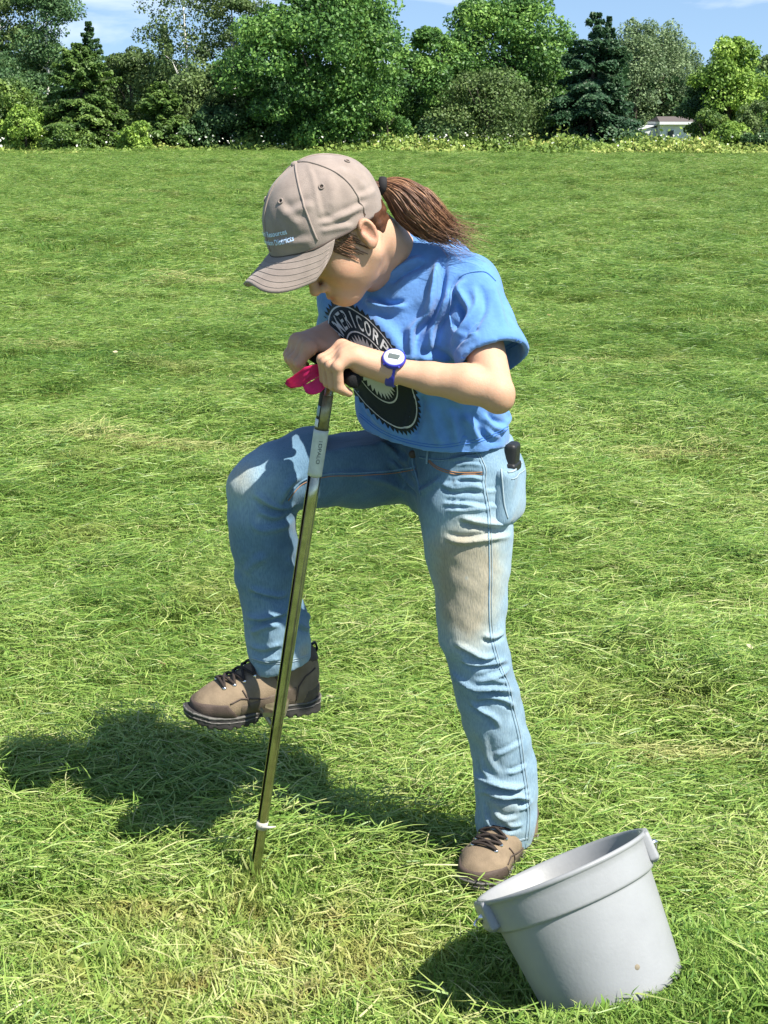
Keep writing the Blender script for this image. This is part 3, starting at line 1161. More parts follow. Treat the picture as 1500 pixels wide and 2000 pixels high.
for px, py, a, r in ((905, 1075, 0.42, 0.088), (905, 1150, 0.42, 0.085), (905, 1215, 0.32, 0.07), (925, 1270, 0.12, 0.06)):
    fade_shade(px, py, 2.62, r, a, (1, 1.2, 1))
for px, py in ((945, 1400), (965, 1480), (985, 1570), (985, 1620)):
    fade_shade(px, py, 2.66, 0.08, 0.14)
fade_shade(985, 960, 2.72, 0.10, 0.16)
fade_shade(475, 925, 2.69, 0.06, 0.34)
fade_shade(480, 975, 2.68, 0.06, 0.22)
fade_shade(505, 1140, 2.68, 0.07, 0.10)
fade_shade(520, 1250, 2.70, 0.07, 0.16)
fade_shade(592, 1275, 2.70, 0.03, 0.42)
fade_shade(700, 900, 2.80, 0.17, -0.34, (1, 1, 0.8))  # raised thigh: shade painted into the denim colour, besides its own darker blue
fade_shade(540, 1010, 2.72, 0.10, -0.22)  # raised shin: shade painted in the same way
fade_shade(540, 1130, 2.73, 0.12, -0.20)
fade_shade(820, 900, 2.72, 0.07, -0.16)
fade_shade(560, 1080, 2.74, 0.05, -0.10, (0.6, 1, 2))
for px, py, r, a in ((912, 1133, 0.006, -0.35), (500, 1027, 0.006, 0.3)):
    fade_shade(px, py, 2.61, r, a, (1, 12, 1.2))
set_attr(jeans, 'wear_shade', wear_shade)



def denim_part(o, w=0.5):
    set_attr(o, 'wear_shade', np.full(len(o.data.vertices), w))
    return o


# seams, stitching, belt loop, button, pockets
for pix in ([(930, 882), (938, 900), (945, 920), (943, 945), (950, 985), (953, 1010), (955, 1060), (956, 1120), (955, 1180), (958, 1240), (970, 1290), (990, 1340), (1000, 1390), (1012, 1440), (1020, 1500), (1027, 1550), (1030, 1600), (1026, 1640)],):
    denim_part(seam(jeans_tree, pix, 0.0017, 0.0002).build('side_seam', M_denim, jeans), 0.56)
    seam(jeans_tree, [(x + 5, y) for x, y in pix], 0.0009, 0.0006).build('side_stitch', M_thread, jeans)
denim_part(seam(jeans_tree, [(812, 912), (760, 920), (700, 924), (640, 926), (590, 940), (560, 975)], 0.0020, 0.0003).build('inner_seam', M_denim, jeans), 0.34)
seam(jeans_tree, [(812, 917), (760, 925), (700, 929), (640, 931), (592, 945), (563, 978)], 0.0009, 0.0006).build('inner_stitch', M_thread_o, jeans)
denim_part(seam(jeans_tree, [(806, 880), (806, 905), (815, 935), (822, 968)], 0.0022, 0.0006).build('fly_seam', M_denim, jeans), 0.34)
for dy in (0, 4):
    seam(jeans_tree, [(835, 895 + dy), (855, 912 + dy), (890, 922 + dy), (942, 922 + dy)], 0.0010, 0.0006).build('pocket_stitch', M_thread_o, jeans)
    seam(jeans_tree, [(938, 1638 + dy * 0.5), (965, 1643 + dy * 0.5), (1000, 1643 + dy * 0.5), (1030, 1636 + dy * 0.5)], 0.0009, 0.0004).build('hem_stitch', M_thread, jeans)
    seam(jeans_tree, [(492, 1290 - dy), (520, 1297 - dy), (548, 1296 - dy), (580, 1290 - dy), (606, 1282 - dy)], 0.0009, 0.0004).build('hem_stitch', M_thread, jeans)
denim_part(seam(jeans_tree, [(820, 893), (860, 899), (905, 892), (950, 882), (1000, 868)], 0.0020, 0.0004).build('waistband_seam', M_denim, jeans), 0.34)
h = hit(jeans_tree, 806, 887)
if h:
    MB().lathe(h[0] + h[1] * 0.0005, h[1], [(0.0, 0.004), (0.006, 0.0038), (0.008, 0.002), (0.008, 0.0)], 14).build('button', M_boot_d, jeans)
for px, py in ((968, 862), (838, 890)):
    L = trace(jeans_tree, [(px, py - 12), (px - 2, py), (px - 3, py + 16)], 2)
    if len(L) > 2:
        denim_part(MB().tube([p + n * 0.0025 for p, n in L], 0.0045, 6, flat=0.5).build('belt_loop', M_denim, jeans))

# back pocket, bulging with what it carries
pk_n = unit(A(0.93, -0.34, -0.03))
pk_u = unit(A(-0.12, 0.06, 1.0) - pk_n * np.dot(A(-0.12, 0.06, 1.0), pk_n))
pk_w = np.cross(pk_n, pk_u)
pk_c = U(992, 962, 2.70)
F = Field(pk_c - 0.12, pk_c + 0.12, 0.003)
F.put(rbox(pk_c, (0.020, 0.058, 0.058), (pk_n, pk_w, pk_u), 0.019))
F.put(ell(pk_c - pk_u * 0.02, (0.026, 0.05, 0.045), (pk_n, pk_w, pk_u)), 0.02)
trim(F, pk_c + pk_u * 0.054, 0.11, pk_u + pk_n * 0.1)
pV, pQ = F.mesh(2)
pN = normals(pV, pQ)
pV0 = pV.copy()
pV = pV + pN * (0.0022 * lumps(pV0, 21, 60))[:, None]
pocket = mesh_obj('back_pocket', pV, pQ, M_denim, jeans)
q = (pV - (pk_c - pk_u * 0.03 + pk_n * 0.02)) / 0.05
set_attr(pocket, 'wear_shade', 0.52 + 0.10 * np.exp(-(q * q).sum(1)))
pk_tree = bvh(pV, pQ)
mb = MB()
for off in (0.002, -0.010):
    pts = []
    for a in np.linspace(-1.0, 1.0, 15):
        p = pk_c + pk_u * (0.050 + off) + pk_n * 0.08 - pk_w * 0.058 * a * 1.0
        loc, nn, _, ds = pk_tree.ray_cast(Vector(p), Vector(-pk_n))
        if loc is not None:
            pts.append(np.array(loc) + np.array(nn) * 0.0006)
    if len(pts) > 3:
        mb.tube(pts, 0.0022 if off > 0 else 0.001, 6)
mb.build('pocket_hem', M_thread, pocket)
seam(pk_tree, [(979, 915), (982, 950), (985, 985), (992, 1012)], 0.0016, 0.0004).build('pocket_stitch', M_thread, pocket)

# ------------------------------------------------------------------ hiking boots
def boot(org, dirx, pitch=0.0, sc=1.0):
    X = unit(A(dirx[0], dirx[1], 0))
    Yv = np.cross(A(0, 0, 1), X)
    Z = A(0, 0, 1)
    X, Z = X * math.cos(pitch) + Z * math.sin(pitch), Z * math.cos(pitch) - X * math.sin(pitch)
    fr = np.array([X, Yv, Z])
    W = lambda V: org + sc * (V @ fr)
    root = mesh_obj_later = None
    # upper
    F = Field((-0.12, -0.09, -0.02), (0.25, 0.09, 0.20), 0.003)
    yx = (0, 1, 0)
    F.put(ecap((-0.035, 0, 0.045), (-0.030, 0, 0.10), (0.036, 0.043), (0.037, 0.042), yx))
    F.put(ecap((-0.030, 0, 0.09), (-0.024, 0, 0.115), (0.037, 0.044), (0.039, 0.046), yx), 0.02)
    F.put(ecap((0.0, 0, 0.118), (0.060, 0, 0.074), (0.034, 0.034), (0.038, 0.034), yx), 0.03)
    F.put(ecap((-0.02, 0, 0.055), (0.06, 0, 0.05), (0.037, 0.042), (0.039, 0.042), yx), 0.03)
    F.put(ecap((0.05, 0, 0.062), (0.125, 0, 0.050), (0.039, 0.042), (0.044, 0.034), yx), 0.03)
    F.put(ecap((0.125, 0, 0.048), (0.165, 0.0, 0.046), (0.044, 0.034), (0.038, 0.028), yx), 0.03)
    F.put(rbox((0.05, 0, -0.03), (0.3, 0.2, 0.052), np.eye(3), 0.001), 0.004, 's')
    F.put(ecap((-0.024, 0, 0.14), (-0.024, 0, 0.2), (0.028, 0.034), (0.034, 0.042), yx), 0.004, 's')
    Du = F.D.copy()
    V, Q = F.mesh(2)
    N = normals(V, Q)
    V = V + N * (0.0012 * lumps(V, 31, 60))[:, None]
    up = mesh_obj('boot', W(V), Q, M_boot, person)
    tree = bvh(V, Q)
    x, y, z = F.axes()
    # toe rand and heel counter stand proud of the upper

    def shell(name, reg, lift, m):
        G = Field(F.lo, F.lo + (F.n - 1) * F.h, F.h)
        G.D = np.maximum(Du - lift, reg + 0 * Du)
        v, q = G.mesh(2)
        mesh_obj(name, W(v), q, m, up)
    shell('toe_cap', np.maximum(0.112 - x + 0.7 * (z - 0.03), z - 0.060), 0.0022, M_boot_d)
    shell('heel_counter', np.maximum(x + 0.030 + 0.25 * (z - 0.03), z - 0.060), 0.0020, M_boot_p)
    shell('side_panel', np.maximum(np.maximum(np.abs(x - 0.045) - 0.062, z - 0.062 + 0.15 * (x - 0.04)), 0.023 - np.abs(y)), 0.0014, M_boot_p)
    shell('ankle_collar', np.maximum(0.128 - z + 0.25 * x, z - 0.19), 0.0016, M_boot_d)
    # sole: outline swept between the ground and the upper, with arch, toe spring and lugs
    G = Field((-0.12, -0.09, -0.02), (0.25, 0.09, 0.08), 0.003)
    x, y, z = G.axes()
    wid = np.interp(x.ravel(), [-0.085, -0.04, 0.03, 0.07, 0.13, 0.17, 0.215], [0.030, 0.040, 0.037, 0.040, 0.049, 0.044, 0.018]).reshape(x.shape)
    ends = np.maximum(-0.080 - x, x - 0.209)
    q1 = np.sqrt(np.maximum(np.abs(y) - wid + 0.02, 0) ** 2 + np.maximum(ends + 0.03, 0) ** 2)
    side = np.maximum(q1 - 0.02 * 0 - 0.028, np.abs(y) - wid)
    zlo = np.interp(x.ravel(), [-0.09, -0.075, -0.03, 0.005, 0.02, 0.055, 0.075, 0.13, 0.17, 0.21], [0.010, 0.0, 0.0, 0.001, 0.014, 0.014, 0.0, 0.001, 0.008, 0.030]).reshape(x.shape)
    zhi = np.interp(x.ravel(), [-0.09, -0.05, 0.0, 0.05, 0.10, 0.16, 0.215], [0.040, 0.032, 0.033, 0.030, 0.027, 0.034, 0.052]).reshape(x.shape)
    lug = np.where((np.sin(x * 330) > 0.35) & (z < zlo + 0.004), 0.003, -1.0)
    G.D = np.maximum(np.maximum(side, np.maximum(zlo - z, z - zhi)), lug).astype(f32) + 0 * G.D
    v, q = G.mesh(1)
    mesh_obj('sole', W(v), q, M_sole, up)
    for dz, th in ((-0.004, 0.0018), (-0.013, 0.0012)):
        G2 = Field(G.lo, G.lo + (G.n - 1) * G.h, 0.003)
        G2.D = (np.maximum(side - 0.0022, np.abs(z - (zhi + dz)) - th * 1.6) + 0 * G.D).astype(f32)
        v, q = G2.mesh(1)
        mesh_obj('midsole_stripe', W(v), q, M_mid, up)
    # eyelets and laces over the instep
    rows = []
    for i, xx in enumerate((0.128, 0.107, 0.086, 0.064, 0.042)):
        pr = []
        for s in (-1, 1):
            yy = s * (0.027 + 0.001 * i)
            loc, nn, _, ds = tree.ray_cast(Vector((xx + 0.02, yy, 0.3)), Vector((-0.08, 0, -1)))
            pr.append((np.array(loc), np.array(nn)))
            MB().lathe(np.array(W(np.array(loc))), np.array(nn) @ fr, [(0.0, 0.0045), (0.0035, 0.004), (0.0046, 0.001), (0.0046, -0.002)], 10).build('eyelet', M_steel, up)
        rows.append(pr)
    mb = MB()

    def lace(a, b):
        pts = []
        for t in np.linspace(0, 1, 9):
            p = a[0] * (1 - t) + b[0] * t
            nn = unit(a[1] * (1 - t) + b[1] * t)
            loc, n2, _, ds = tree.ray_cast(Vector(p + nn * 0.05), Vector(-nn))
            p = np.array(loc) if loc is not None else p
            pts.append(W(p + nn * (0.0035 + 0.003 * math.sin(math.pi * t))))
        mb.tube(pts, 0.0031, 6)
    lace(rows[0][0], rows[0][1])
    for i in range(4):
        lace(rows[i][0], rows[i + 1][1])
        lace(rows[i][1], rows[i + 1][0])
    mb.build('lace', M_lace, up)
    # stitched seams between the panels
    mb = MB()
    for poly in ([(0.128, 0.060), (0.105, 0.066), (0.080, 0.062), (0.050, 0.058), (0.020, 0.062)], [(0.030, 0.100), (0.018, 0.080), (0.014, 0.055), (0.016, 0.036)],
                 [(-0.060, 0.100), (-0.035, 0.090), (-0.020, 0.070), (-0.015, 0.040)], [(0.098, 0.080), (0.090, 0.064), (0.086, 0.040)]):
        for s in (-1, 1):
            pts = []
            for i in range(len(poly) - 1):
                for t in np.linspace(0, 1, 7)[: 7 if i == len(poly) - 2 else 6]:
                    q = np.array(poly[i]) * (1 - t) + np.array(poly[i + 1]) * t
                    loc, nn, _, ds = tree.ray_cast(Vector((q[0], s * 0.2, q[1])), Vector((0, -s, 0)))
                    if loc is not None:
                        pts.append(W(np.array(loc) + np.array(nn) * 0.0012))
            if len(pts) > 3:
                mb.tube(pts, 0.0016, 5)
    seamo = mb.build('panel_stitching', M_boot_d, up)
    seamo['kind'] = 'stuff'
    # tongue edge and pull tab
    MB().tube([W(np.array(p)) for p in ((-0.070, 0, 0.115), (-0.078, 0, 0.130), (-0.074, 0, 0.143), (-0.062, 0, 0.138))], 0.006, 6, flat=0.4).build('pull_tab', M_black, up)
    return up


boot_r = boot(U(552, 1391, 2.745), (-0.915, -0.403), 0.0)
boot_r['label'] = 'raised boot pressing on the probe step'
boot_l = boot(A(0.268, 2.735, -0.012), (-0.50, -0.86), 0.0, 0.98)
boot_l['label'] = 'boot standing in the grass'


# ------------------------------------------------------------------ cap
def build_cap():
    F = Field(CC - 0.21, CC + 0.21, 0.003)
    cut_n = CU.copy()
    cut_p = cd(0, 0, 0.0)
    F.put(ell(cd(0.0, 0, 0.010), (0.106, 0.093, 0.117), CFR))
    F.put(ell(cd(-0.031, 0, 0.040), (0.089, 0.086, 0.082), CFR), 0.02)
    x, y, z = F.axes()
    pd = -((x - f32(cut_p[0])) * f32(cut_n[0]) + (y - f32(cut_p[1])) * f32(cut_n[1]) + (z - f32(cut_p[2])) * f32(cut_n[2]))
    F.D = np.maximum(np.maximum(F.D, -(F.D + 0.0055)), pd)
    # opening above the back strap
    F.put(ell(cd(-0.126, 0, 0.040), (0.04, 0.034, 0.026), CFR), 0.004, 's')
    V, Q = F.mesh(2)
    N = normals(V, Q)
    tree = bvh(V, Q)
    V0 = V.copy()
    mm = 0.001
    for pix, w, a, tr, sd in [
        ([(622, 440), (660, 428), (695, 412), (720, 398)], 6, 5, 0.9, 1), ([(625, 452), (655, 446), (690, 440)], 5, 4, 0.8, 1),
        ([(640, 420), (670, 418), (705, 400)], 6, 4, 0.8, -1), ([(600, 318), (612, 350), (620, 390), (628, 430)], 4, 2.2, 0.6, 1),
        ([(560, 420), (585, 410), (612, 398)], 8, 4, 0.7, 1), ([(545, 400), (565, 425), (590, 440)], 8, 3, 0.6, 1),
        ([(660, 330), (690, 345), (715, 370)], 9, 2.5, 0.5, 1), ([(535, 470), (570, 475), (610, 468)], 7, 3, 0.7, 1),
        ([(640, 340), (650, 380), (648, 410)], 9, 2.5, 0.5, 1), ([(700, 385), (720, 380), (733, 370)], 6, 3, 0.7, 1)]:
        sculpt(V, N, trace(tree, pix), w * mm, a * mm, tr, sd)
    V += N * (0.0016 * lumps(V0, 41, 45))[:, None]
    V = relax(V, Q, 1)
    cap = mesh_obj('cap', V, Q, M_cap, person)
    tree = bvh(V, Q)

    # panel seams run from the top button down to the band
    def on_crown(dirv):
        o = cd(0.0, 0, 0.010)
        loc, nn, _, ds = tree.ray_cast(Vector(o + unit(dirv) * 0.3), Vector(-unit(dirv)))
        if loc is None:
            return A(0, 0, -9), A(0, 0, 1)
        return np.array(loc), np.array(nn)
    for k in range(6):
        a = math.pi / 6 + k * math.pi / 3 - math.pi / 6
        pts = []
        for e in np.linspace(88, 2, 26):
            e = math.radians(e)
            d = CF * math.cos(a) * math.cos(e) + CL * math.sin(a) * math.cos(e) + CU * math.sin(e)
            p, n = on_crown(d)
            if np.dot(p - cut_p, cut_n) > 0.004:
                pts.append(p + n * 0.0004)
        if len(pts) > 3:
            MB().tube(pts, 0.0019, 6).build('panel_seam', M_cap, cap)
        a2 = a + math.pi / 6
        for e in (47,):
            e = math.radians(e)
            p, n = on_crown(CF * math.cos(a2) * math.cos(e) + CL * math.sin(a2) * math.cos(e) + CU * math.sin(e))
            mb = MB()
            u = unit(np.cross(n, CF))
            v = np.cross(n, u)
            ringp = [p + n * 0.0012 + 0.0042 * (math.cos(t) * u + math.sin(t) * v) for t in np.linspace(0, 2 * math.pi, 15)]
            mb.tube(ringp, 0.0014, 6, caps=False)
            mb.build('eyelet', M_cap, cap)
            MB().lathe(p - n * 0.001, n, [(0.0, 0.0016), (0.003, 0.0016), (0.003, 0)], 10).build('eyelet_hole', M_boot_d, cap)
    p, n = on_crown(CU + CF * 0.03)
    F2 = MB().lathe(p - n * 0.001, n, [(0.0, 0.006), (0.004, 0.0055), (0.0068, 0.003), (0.0074, 0.0)], 16)
    F2.build('button', M_cap, cap)
    # sweatband edge
    pts = []
    for t in np.linspace(0, 2 * math.pi, 70):
        d = CF * math.cos(t) * 0.106 + CL * math.sin(t) * 0.093
        o = cd(0.0, 0, 0)
        q = o + d
        q = q - cut_n * (np.dot(q - cut_p, cut_n) - 0.002)
        loc, nn, _, ds = tree.find_nearest(Vector(q))
        pts.append(np.array(loc))
    MB().tube(pts, 0.0022, 6, caps=False).build('sweatband', M_boot_d, cap)
    # brim
    G = np.zeros((41, 17, 3))
    for i, s in enumerate(np.linspace(-1, 1, 41)):
        l = 0.0905 * math.sin(s * math.pi / 2 * 0.985)
        fin = 0.106 * math.sqrt(max(0, 1 - (l / 0.0925) ** 2))
        fout = 0.020 + 0.147 * max(0, 1 - abs(l / 0.0910) ** 4.2) ** 0.6
        fout = max(fout, fin + 0.004)
        for j, v in enumerate(np.linspace(-0.06, 1, 17)):
            f = fin + (fout - fin) * v
            u = 0.001 - 0.30 * max(f - fin, 0) - 5.0 * l * l * max(v, 0) ** 0.9 * min(1, (fout - fin) / 0.04)
            G[i, j] = cd(f, l, u)
    brim = MB().sheet(G, 0.0042).build('brim', M_cap, cap)
    for v in (0.25, 0.42, 0.58, 0.74, 0.88):
        j = v * 1.06 / 1.06 * 16
        j0 = int(j)
        pts = [G[i, j0] * (1 - (j - j0)) + G[i, min(j0 + 1, 16)] * (j - j0) for i in range(2, 39)]
        nn = np.cross(np.gradient(G, axis=0)[:, j0], np.gradient(G, axis=1)[:, j0])
        nn /= np.linalg.norm(nn, axis=1)[:, None]
        sg = 1 if np.dot(nn[20], CU) > 0 else -1
        pts = [p + sg * nn[i + 2] * 0.0023 for i, p in enumerate(pts)]
        MB().tube(pts, 0.0006, 4).build('brim_stitch', M_cap, cap)
    # embroidered lettering on the front
    up_ax = cut_n
    for txt, hgt, size, xoff in (('Natural Resources', 0.0400, 0.0125, 0.0), ('Conservation Districts', 0.0260, 0.0125, 0.0)):
        V, Fc = text_outline(txt, 0.02)
        wtot = V[:, 0].max()
        pts, ok = [], []
        for v in V:
            ang = (v[0] - wtot / 2) * size / 0.104 + xoff + 0.12
            dirv = CF * math.cos(ang) + CL * math.sin(ang)
            o = cd(0.0, 0, 0.0) + up_ax * (hgt + v[1] * size)
            loc, nn, _, ds = tree.ray_cast(Vector(o + dirv * 0.25), Vector(-dirv))
            if loc is None:
                pts.append(o)
                ok.append(False)
            else:
                pts.append(np.array(loc) + np.array(nn) * 0.0018)
                ok.append(True)
        Fc = [f for f in Fc if all(ok[i] for i in f)]
        mesh_obj('embroidered_text', np.array(pts), Fc, M_embroid, cap)
    return cap


cap = build_cap()


# ------------------------------------------------------------------ hair
def build_hair():
    F = Field(HC - 0.19, HC + 0.19, 0.003)
    F.put(ell(hd(0.002, 0, 0.022), (0.084, 0.0775, 0.086), HFR))
    F.put(ecap(hd(-0.040, 0.0, -0.035), hd(-0.050, 0, 0.0), (0.052, 0.042), (0.05, 0.04), HL), 0.03)
    # leave the face, the ears and the cheeks free
    F.put(ell(hd(0.075, 0, -0.050), (0.085, 0.11, 0.088), HFR), 0.01, 's')
    F.put(ell(hd(-0.002, 0.085, -0.045), (0.042, 0.05, 0.048), HFR), 0.01, 's')
    F.put(ell(hd(-0.002, -0.085, -0.045), (0.042, 0.05, 0.048), HFR), 0.01, 's')
    V, Q = F.mesh(2)
    N = normals(V, Q)
    V = V + N * (0.0016 * lumps(V, 51, 150))[:, None]
    hair = mesh_obj('hair', V, Q, M_hair, person)
    r = np.random.default_rng(5)
    # gathered tail out of the back of the cap
    root = hd(-0.100, -0.004, 0.030)
    tie = U(747, 363, 2.60)
    out = []
    mb, mb2, mb3 = MB(), MB(), MB()
    ctl = [(748, 363, 2.60), (776, 376, 2.60), (808, 404, 2.60), (842, 434, 2.60), (880, 456, 2.62)]
    rad = [0.011, 0.028, 0.038, 0.031, 0.012]
    P = np.array([U(*c) for c in ctl])

    def spine(t):
        t = min(max(t, 0), 1) * (len(P) - 1)
        i = min(int(t), len(P) - 2)
        u = t - i
        p0, p1, p2, p3 = P[max(i - 1, 0)], P[i], P[i + 1], P[min(i + 2, len(P) - 1)]
        c = 0.5 * (2 * p1 + (p2 - p0) * u + (2 * p0 - 5 * p1 + 4 * p2 - p3) * u * u + (3 * p1 - p0 - 3 * p2 + p3) * u ** 3)
        return c, rad[i] * (1 - u) + rad[i + 1] * u
    for k in range(3000):
        a = r.uniform(0, 2 * math.pi)
        q = math.sqrt(r.uniform(0.2, 1))
        end = r.uniform(0.72, 1.0) if k % 7 else r.uniform(1.0, 1.25)
        wob = r.normal(0, 0.0045, 3)
        ph = r.uniform(0, 6.28)
        pts = []
        for t in np.linspace(0, 1, 15):
            c, rr = spine(t * min(end, 1.0))
            nx, _ = spine(min(t * min(end, 1) + 0.05, 1.0))
            pv, _ = spine(max(t * min(end, 1) - 0.05, 0.0))
            d = unit(nx - pv)
            s1 = unit(np.cross(d, A(0, 1, 0)))
            s2 = np.cross(d, s1)
            aa = a + 0.5 * t
            p = c + (s1 * math.cos(aa) + s2 * math.sin(aa) * 0.8) * rr * q + wob * t * t * 1.3
            p = p + s1 * 0.0018 * math.sin(7 * t + ph)
            if end > 1 and t > 0.8:
                p = p + (A(0.035, -0.01, -0.012) + wob * 3) * ((t - 0.8) / 0.2) ** 1.5 * (end - 1) * 5
            pts.append(p)
        w = r.uniform(0.0007, 0.0011) * (0.7 if end > 1 else 1)
        (mb3 if k % 5 == 0 else mb if k % 3 else mb2).tube(pts, [w * (1 - 0.75 * (i / 14) ** 3) for i in range(15)], 3, caps=False)
    t1 = mb.build('ponytail', M_hair2, person)
    mb2.build('ponytail_strand', M_hair, t1)
    mb3.build('ponytail_strand', M_hair3, t1)
    core = Field(np.minimum(P.min(0), P[0]) - 0.08, P.max(0) + 0.08, 0.0035)
    for i in range(len(P) - 1):
        core.put(ecap(P[i], P[i + 1], rad[i] * 0.52, rad[i + 1] * 0.55), 0.02)
    v, q = core.mesh(1)
    mesh_obj('ponytail_core', v, q, M_hair, t1)
    # hair leaving the cap towards the tie
    mb = MB()
    for k in range(120):
        a = r.uniform(0, 2 * math.pi)
        q = math.sqrt(r.uniform())
        base = hd(-0.070, 0, 0.030) + HL * math.cos(a) * 0.030 * q + HU * math.sin(a) * 0.022 * q
        end = tie + (HL * math.cos(a) + HU * math.sin(a)) * 0.011 * q
        mid = base * 0.45 + end * 0.55 + unit(end - base) * 0.002
        mb.tube([base, mid, end], [0.0018, 0.0016, 0.0014], 4, caps=False)
    mb.build('gathered_hair', M_hair, hair)
    ax = unit(U(765, 365, 2.60) - hd(-0.075, 0, 0.03))
    MB().lathe(tie - ax * 0.008, ax, [(0.010, 0), (0.0155, 0.002), (0.017, 0.008), (0.0155, 0.014), (0.010, 0.016)], 18).build('hair_elastic', M_elastic, t1)
    # loose strands by the ear and nape
    mb = MB()
    for k in range(150):
        s = 1 if k % 5 else -1
        u0 = r.uniform(-0.006, 0.02)
        f0 = r.uniform(0.016, 0.050)
        if k % 2:
            f0 = r.uniform(-0.060, -0.03)
            u0 = r.uniform(-0.030, 0.005)
        pts = []
        ln = r.uniform(0.02, 0.05)
        for t in np.linspace(0, 1, 6):
            f = f0 - 0.35 * ln * t if not k % 2 else f0 - ln * t * 0.9
            u = u0 - ln * t * (0.9 if not k % 2 else -0.5)
            q = Vector(hd(f, s * 0.14, u))
            loc, nn, _, ds = body_tree.ray_cast(q, Vector(-HL * s))
            if loc is None or ds > 0.15:
                continue
            pts.append(np.array(loc) + np.array(nn) * (0.0012 + 0.002 * r.uniform() * t))
        if len(pts) > 2:
            mb.tube(pts, 0.0008, 3, caps=False)
    mb.build('loose_hair', M_hair2, hair)['kind'] = 'stuff'
    return hair


build_hair()

# ------------------------------------------------------------------ watch
def build_watch():
    a = unit(WR_L - EL_L)
    c = WR_L - a * 0.004
    n = unit(A(-0.05, -0.62, 0.78))
    n = unit(n - a * np.dot(n, a))
    t = np.cross(a, n)
    w = MB().lathe(c - a * 0.0085, a, [(0.0285, 0), (0.0300, 0.002), (0.0300, 0.015), (0.0285, 0.017), (0.0262, 0.016), (0.0262, 0.001)], 40, close=True).build('wristwatch', M_watch, person)
    k = c + n * 0.0255
    MB().lathe(k, n, [(0.0, 0.0), (0.0205, 0.0), (0.0215, 0.003), (0.0210, 0.008), (0.0188, 0.0098), (0.0, 0.0098)], 32).build('watch_case', M_watch, w)
    MB().lathe(k + n * 0.0098, n, [(0.0, 0.0012), (0.0158, 0.0012), (0.0180, 0.0006), (0.0184, 0.0)], 32).build('bezel', M_watch_face, w)
    F = Field(k - 0.03, k + 0.03, 0.0012)
    F.put(rbox(k + n * 0.0108, (0.0105, 0.0058, 0.0012), (a, t, n), 0.001))
    F.D = F.D
    v, q = F.mesh(1)
    mesh_obj('display', v, q, M_lcd, w)
    for s in (-1, 1):
        for q_ in (-1, 1):
            MB().lathe(k + n * 0.005 + (a * 0.012 * s + t * 0.0155 * q_), unit(a * s + t * q_ * 1.2), [(0.0, 0.004), (0.0022, 0.0035), (0.0025, 0.0)], 8).build('watch_button', M_watch, w)
    b = c - n * 0.0295
    MB().box(b, (0.011, 0.008, 0.0022), (a, t, n)).build('buckle', M_steel, w, smooth=False)
    MB().box(b + t * 0.016 + n * 0.004, (0.0085, 0.012, 0.0014), (a, unit(t + n * 0.5), unit(n - t * 0.5))).build('strap_end', M_watch, w, smooth=False)


build_watch()

# ------------------------------------------------------------------ phone case in the back pocket
ph_c = pk_c + pk_u * 0.052 + pk_n * 0.004 - pk_w * 0.0
F = Field(ph_c - 0.1, ph_c + 0.1, 0.0025)
ph = thing('phone_case', 'black rounded phone case sticking out of the back jeans pocket', 'phone case', ph_c)
F.put(rbox(ph_c + pk_u * 0.012, (0.012, 0.022, 0.036), (pk_n, pk_w, pk_u), 0.008))
v, q = F.mesh(1)
mesh_obj('shell', v, q, M_black, ph)
F = Field(ph_c - 0.1, ph_c + 0.1, 0.0025)
F.put(rbox(ph_c + pk_u * 0.001, (0.0145, 0.027, 0.010), (pk_n, pk_w, pk_u), 0.006))
v, q = F.mesh(1)
mesh_obj('pouch_rim', v, q, M_black, ph)

# ------------------------------------------------------------------ ground
BK_B = U(1206, 1948, 2.135)                 # bucket: centre of the bottom and of the rim
BK_R = U(1094, 1688, 2.230)
bk_ax = unit(BK_R - BK_B)


def height(x, y):
    x, y = np.asarray(x, float), np.asarray(y, float)
    r = np.random.default_rng(99)
    h = np.zeros(np.broadcast(x, y).shape)
    for i in range(30):
        k = r.uniform(1.0, 9.0)
        a = r.uniform(0, math.pi * 2)
        p = r.uniform(0, 6.28)
        h = h + np.sin(k * (x * math.cos(a) + y * math.sin(a)) + p) * 0.0055 / (1 + 0.08 * k)
    far = np.clip((y - 6) / 30, 0, 1)
    for i in range(14):
        k = r.uniform(0.06, 0.5)
        a = r.uniform(0, math.pi * 2)
        p = r.uniform(0, 6.28)
        h = h + far * np.sin(k * (x * math.cos(a) + y * math.sin(a)) + p) * 0.022
    # flat where the boot stands and the probe enters
    for cx, cy, rr in ((0.24, 2.68, 0.16), (-0.27, 2.635, 0.10)):
        w = np.exp(-(((x - cx) ** 2 + (y - cy) ** 2) / rr ** 2) ** 2)
        h = h * (1 - w)
    # the mound of cut grass and soil that the bucket stands askew on
    pl = BK_B[2] - (bk_ax[0] * (x - BK_B[0]) + bk_ax[1] * (y - BK_B[1])) / bk_ax[2]
    d = np.hypot(x - BK_B[0], y - BK_B[1])
    t = np.clip((d - 0.135) / 0.34, 0, 1)
    w = 1 - t * t * (3 - 2 * t)
    pl = np.clip(pl, -0.03, 0.115)
    return h * (1 - w) + pl * w


M_ground = material('turf_soil', (0.055, 0.105, 0.018), 1.0, color2=(0.120, 0.135, 0.040), var_scale=14.0, bump=1.0, bump_scale=90, spec=0.0)


